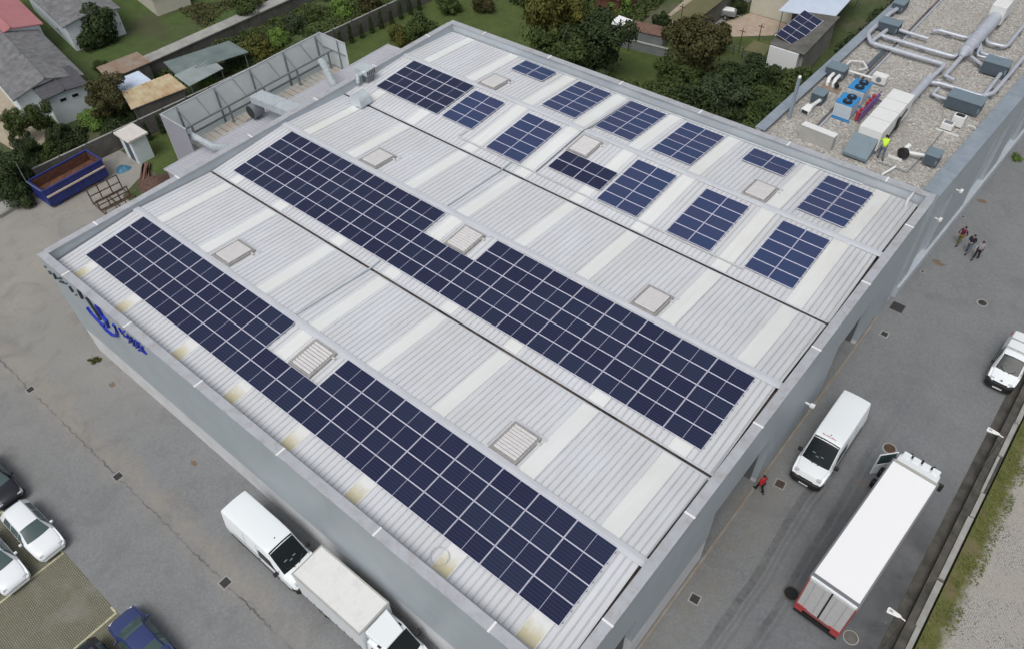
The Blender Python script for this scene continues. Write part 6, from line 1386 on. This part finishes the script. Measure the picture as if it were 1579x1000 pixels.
# ------------------------------------------------------------------ people
def skin_obj(name, verts, edges, radii, m_, parent, sub=2, root=0):
    me = bpy.data.meshes.new(name); me.from_pydata(verts, edges, []); o = bpy.data.objects.new(name, me); COL.objects.link(o); o.parent = parent; me.materials.append(MATS[m_])
    sk = o.modifiers.new('skin', 'SKIN'); sk.use_smooth_shade = True
    for i, r in enumerate(radii): v = me.skin_vertices[0].data[i]; v.radius = (r, r) if not isinstance(r, tuple) else r; v.use_root = (i == root)
    s = o.modifiers.new('sub', 'SUBSURF'); s.levels = sub; s.render_levels = sub; return o
def person(loc, rz, pose, top, bottom, label, hairc='hair', shoes='cloth_black', vest=None, H=1.74, parent_z=0):
    """faces +x. pose: dict of joint positions overriding a relaxed stance (metres, for height 1.74)"""
    k = H / 1.74; t = empty('person', loc, rz, label=label, cat='person')
    J = dict(pel=(0, 0, .95), wai=(0, 0, 1.08), che=(0, 0, 1.30), nek=(0, 0, 1.46), hed=(.02, 0, 1.58), crn=(.01, 0, 1.70),
             shL=(0, .17, 1.42), elL=(-.03, .25, 1.16), wrL=(.06, .27, .93), shR=(0, -.17, 1.42), elR=(-.03, -.25, 1.16), wrR=(.06, -.27, .93),
             hiL=(0, .09, .90), knL=(.03, .10, .50), anL=(-.02, .11, .08), hiR=(0, -.09, .90), knR=(.03, -.10, .50), anR=(-.02, -.11, .08)); J.update(pose)
    J = {a: Vector(b) * k for a, b in J.items()}; V = []; E_ = []; Rr = []
    def add(p, r, par=None):
        V.append(tuple(p)); Rr.append(r); i = len(V) - 1
        if par is not None: E_.append((par, i))
        return i
    pel = add(J['pel'], (.13, .12)); wai = add(J['wai'], (.125, .11), pel); che = add(J['che'], (.15, .12), wai); nek = add(J['nek'], .055, che)
    hb = add(J['nek'].lerp(J['hed'], .6), .06, nek); hd = add(J['hed'], (.085, .10), hb); cr = add(J['crn'], (.06, .07), hd)
    fwd = Vector((1, 0, 0)); add(J['hed'] + Vector((.105, 0, -.005)) * k, .012, hd)   # nose
    for s_ in ('L', 'R'):
        sg = 1 if s_ == 'L' else -1
        sh = add(J['sh' + s_], .055, che); el = add(J['el' + s_], .042, sh); wr = add(J['wr' + s_], .028, el)
        d = (J['wr' + s_] - J['el' + s_]).normalized(); side = Vector((0, 1, 0)); 
        if abs(d.y) > .8: side = Vector((1, 0, 0))
        sp = (side - d * side.dot(d)).normalized(); up_ = d.cross(sp)
        pm = add(J['wr' + s_] + d * .06 * k, (.034, .018), wr)
        for q, (o_, l_) in enumerate(((-.027, .066), (-.009, .078), (.009, .073), (.027, .058))):   # four fingers
            b_ = J['wr' + s_] + d * .095 * k + sp * o_ * k; f1 = add(b_, .0085, pm); f2 = add(b_ + (d * l_ * .55 + up_ * .008) * k, .008, f1); add(b_ + (d * l_ + up_ * .026) * k, .0065, f2)
        th = add(J['wr' + s_] + (d * .035 - sp * .034) * k, .010, pm); add(J['wr' + s_] + (d * .075 - sp * .058 + up_ * .01) * k, .008, th)
        hi = add(J['hi' + s_], .085, pel); kn = add(J['kn' + s_], .055, hi); an = add(J['an' + s_], .038, kn); ft = add(J['an' + s_] + Vector((.12, 0, -.045)) * k, (.022, .018), an)
    Rr = [tuple(x * k for x in r) if isinstance(r, tuple) else r * k for r in Rr]
    skin_obj('body', V, E_, Rr, 'skin', t)
    # clothing: jacket, trousers, shoes; then hair and eyes
    V, E_, Rr = [], [], []
    p0 = add(J['pel'] + Vector((0, 0, .0)), (.155, .14)); w0 = add(J['wai'], (.155, .135), p0); c0 = add(J['che'], (.18, .15), w0); add(J['che'].lerp(J['nek'], .7), (.09, .08), c0)
    for s_ in ('L', 'R'): a = add(J['sh' + s_], .075, c0); b = add(J['el' + s_], .062, a); add(J['el' + s_].lerp(J['wr' + s_], .92), .046, b)
    skin_obj('jacket', V, E_, [tuple(x * k for x in r) if isinstance(r, tuple) else r * k for r in Rr], top, t)
    V, E_, Rr = [], [], []
    p0 = add(J['pel'] + Vector((0, 0, .03)), (.15, .13))
    for s_ in ('L', 'R'): a = add(J['hi' + s_], .098, p0); b = add(J['kn' + s_], .072, a); add(J['kn' + s_].lerp(J['an' + s_], .9), .06, b)
    skin_obj('trousers', V, E_, [tuple(x * k for x in r) if isinstance(r, tuple) else r * k for r in Rr], bottom, t)
    for s_ in ('L', 'R'):
        V, E_, Rr = [], [], []; q = J['an' + s_]; a = add(q + Vector((-.06, 0, .0)), .062); b = add(q + Vector((.08, 0, -.03)), (.06, .05), a); add(q + Vector((.22, 0, -.042)), (.05, .035), b); skin_obj('shoe', V, E_, Rr, shoes, t)
    h = J['hed']; u = (J['crn'] - J['nek']).normalized()
    MB().blob((h.x - .015 + u.x * .045, h.y + u.y * .045, h.z + .055), (.10, .088, .085), 12, .06, 3).build('hair', hairc, t, smooth=True)
    for sg in (1, -1): MB().blob((h.x + .088, h.y + sg * .032, h.z + .02), (.012, .014, .008), 6).build('eye', 'plastic_black', t)
    return t
walk = dict(knL=(.16, .09, .52), anL=(.22, .10, .09), knR=(-.02, -.09, .50), anR=(-.26, -.10, .14), elL=(-.12, .24, 1.18), wrL=(-.10, .25, .94), elR=(.04, -.25, 1.17), wrR=(.20, -.24, .98))
stand = {}
lean = dict(che=(.12, 0, 1.27), nek=(.20, 0, 1.41), hed=(.27, 0, 1.51), crn=(.30, 0, 1.62), shL=(.14, .17, 1.38), shR=(.14, -.17, 1.38), elL=(.30, .24, 1.18), wrL=(.48, .16, 1.10), elR=(.28, -.26, 1.16), wrR=(.45, -.24, 1.05), knL=(.10, .12, .5), anL=(.0, .14, .08), knR=(-.06, -.12, .5), anR=(-.22, -.14, .08))
person((39.95, 43.6, 0), radians(-110), dict(walk), 'cloth_maroon', 'cloth_olive', 'person in dark maroon jacket and olive trousers, leftmost of three on the road')
o = [c for c in bpy.data.objects if c.name.startswith('jacket')][-1]
tp = o.parent; MB().blob((-.0, -.17, 1.18), (.10, .09, .17), 10, .05).build('white_bag', 'cloth_white', tp, smooth=True)
person((40.75, 43.1, 0), radians(-105), dict(walk, elL=(.02, .26, 1.2), wrL=(.18, .12, 1.12), elR=(.02, -.26, 1.2), wrR=(.18, -.12, 1.12)), 'cloth_navy', 'cloth_bluegrey', 'person in a bulky black jacket and blue grey trousers, middle of three on the road')
person((41.45, 42.75, 0), radians(-100), dict(walk, knR=(.16, -.09, .52), anR=(.22, -.10, .09), knL=(-.02, .09, .5), anL=(-.28, .1, .14)), 'cloth_grey', 'cloth_black', 'person in light grey jacket and black trousers, rightmost of three on the road')
person((38.35, 15.9, 0), radians(150), dict(walk), 'cloth_red', 'cloth_black', 'person in a red jacket and black trousers at the warehouse gateway')
w_ = person((33.85, 37.6, ZG), radians(115), dict(lean), 'cloth_hivis', 'cloth_bluegrey', 'worker in a yellow high visibility jacket beside the long white unit', hairc='cloth_black')
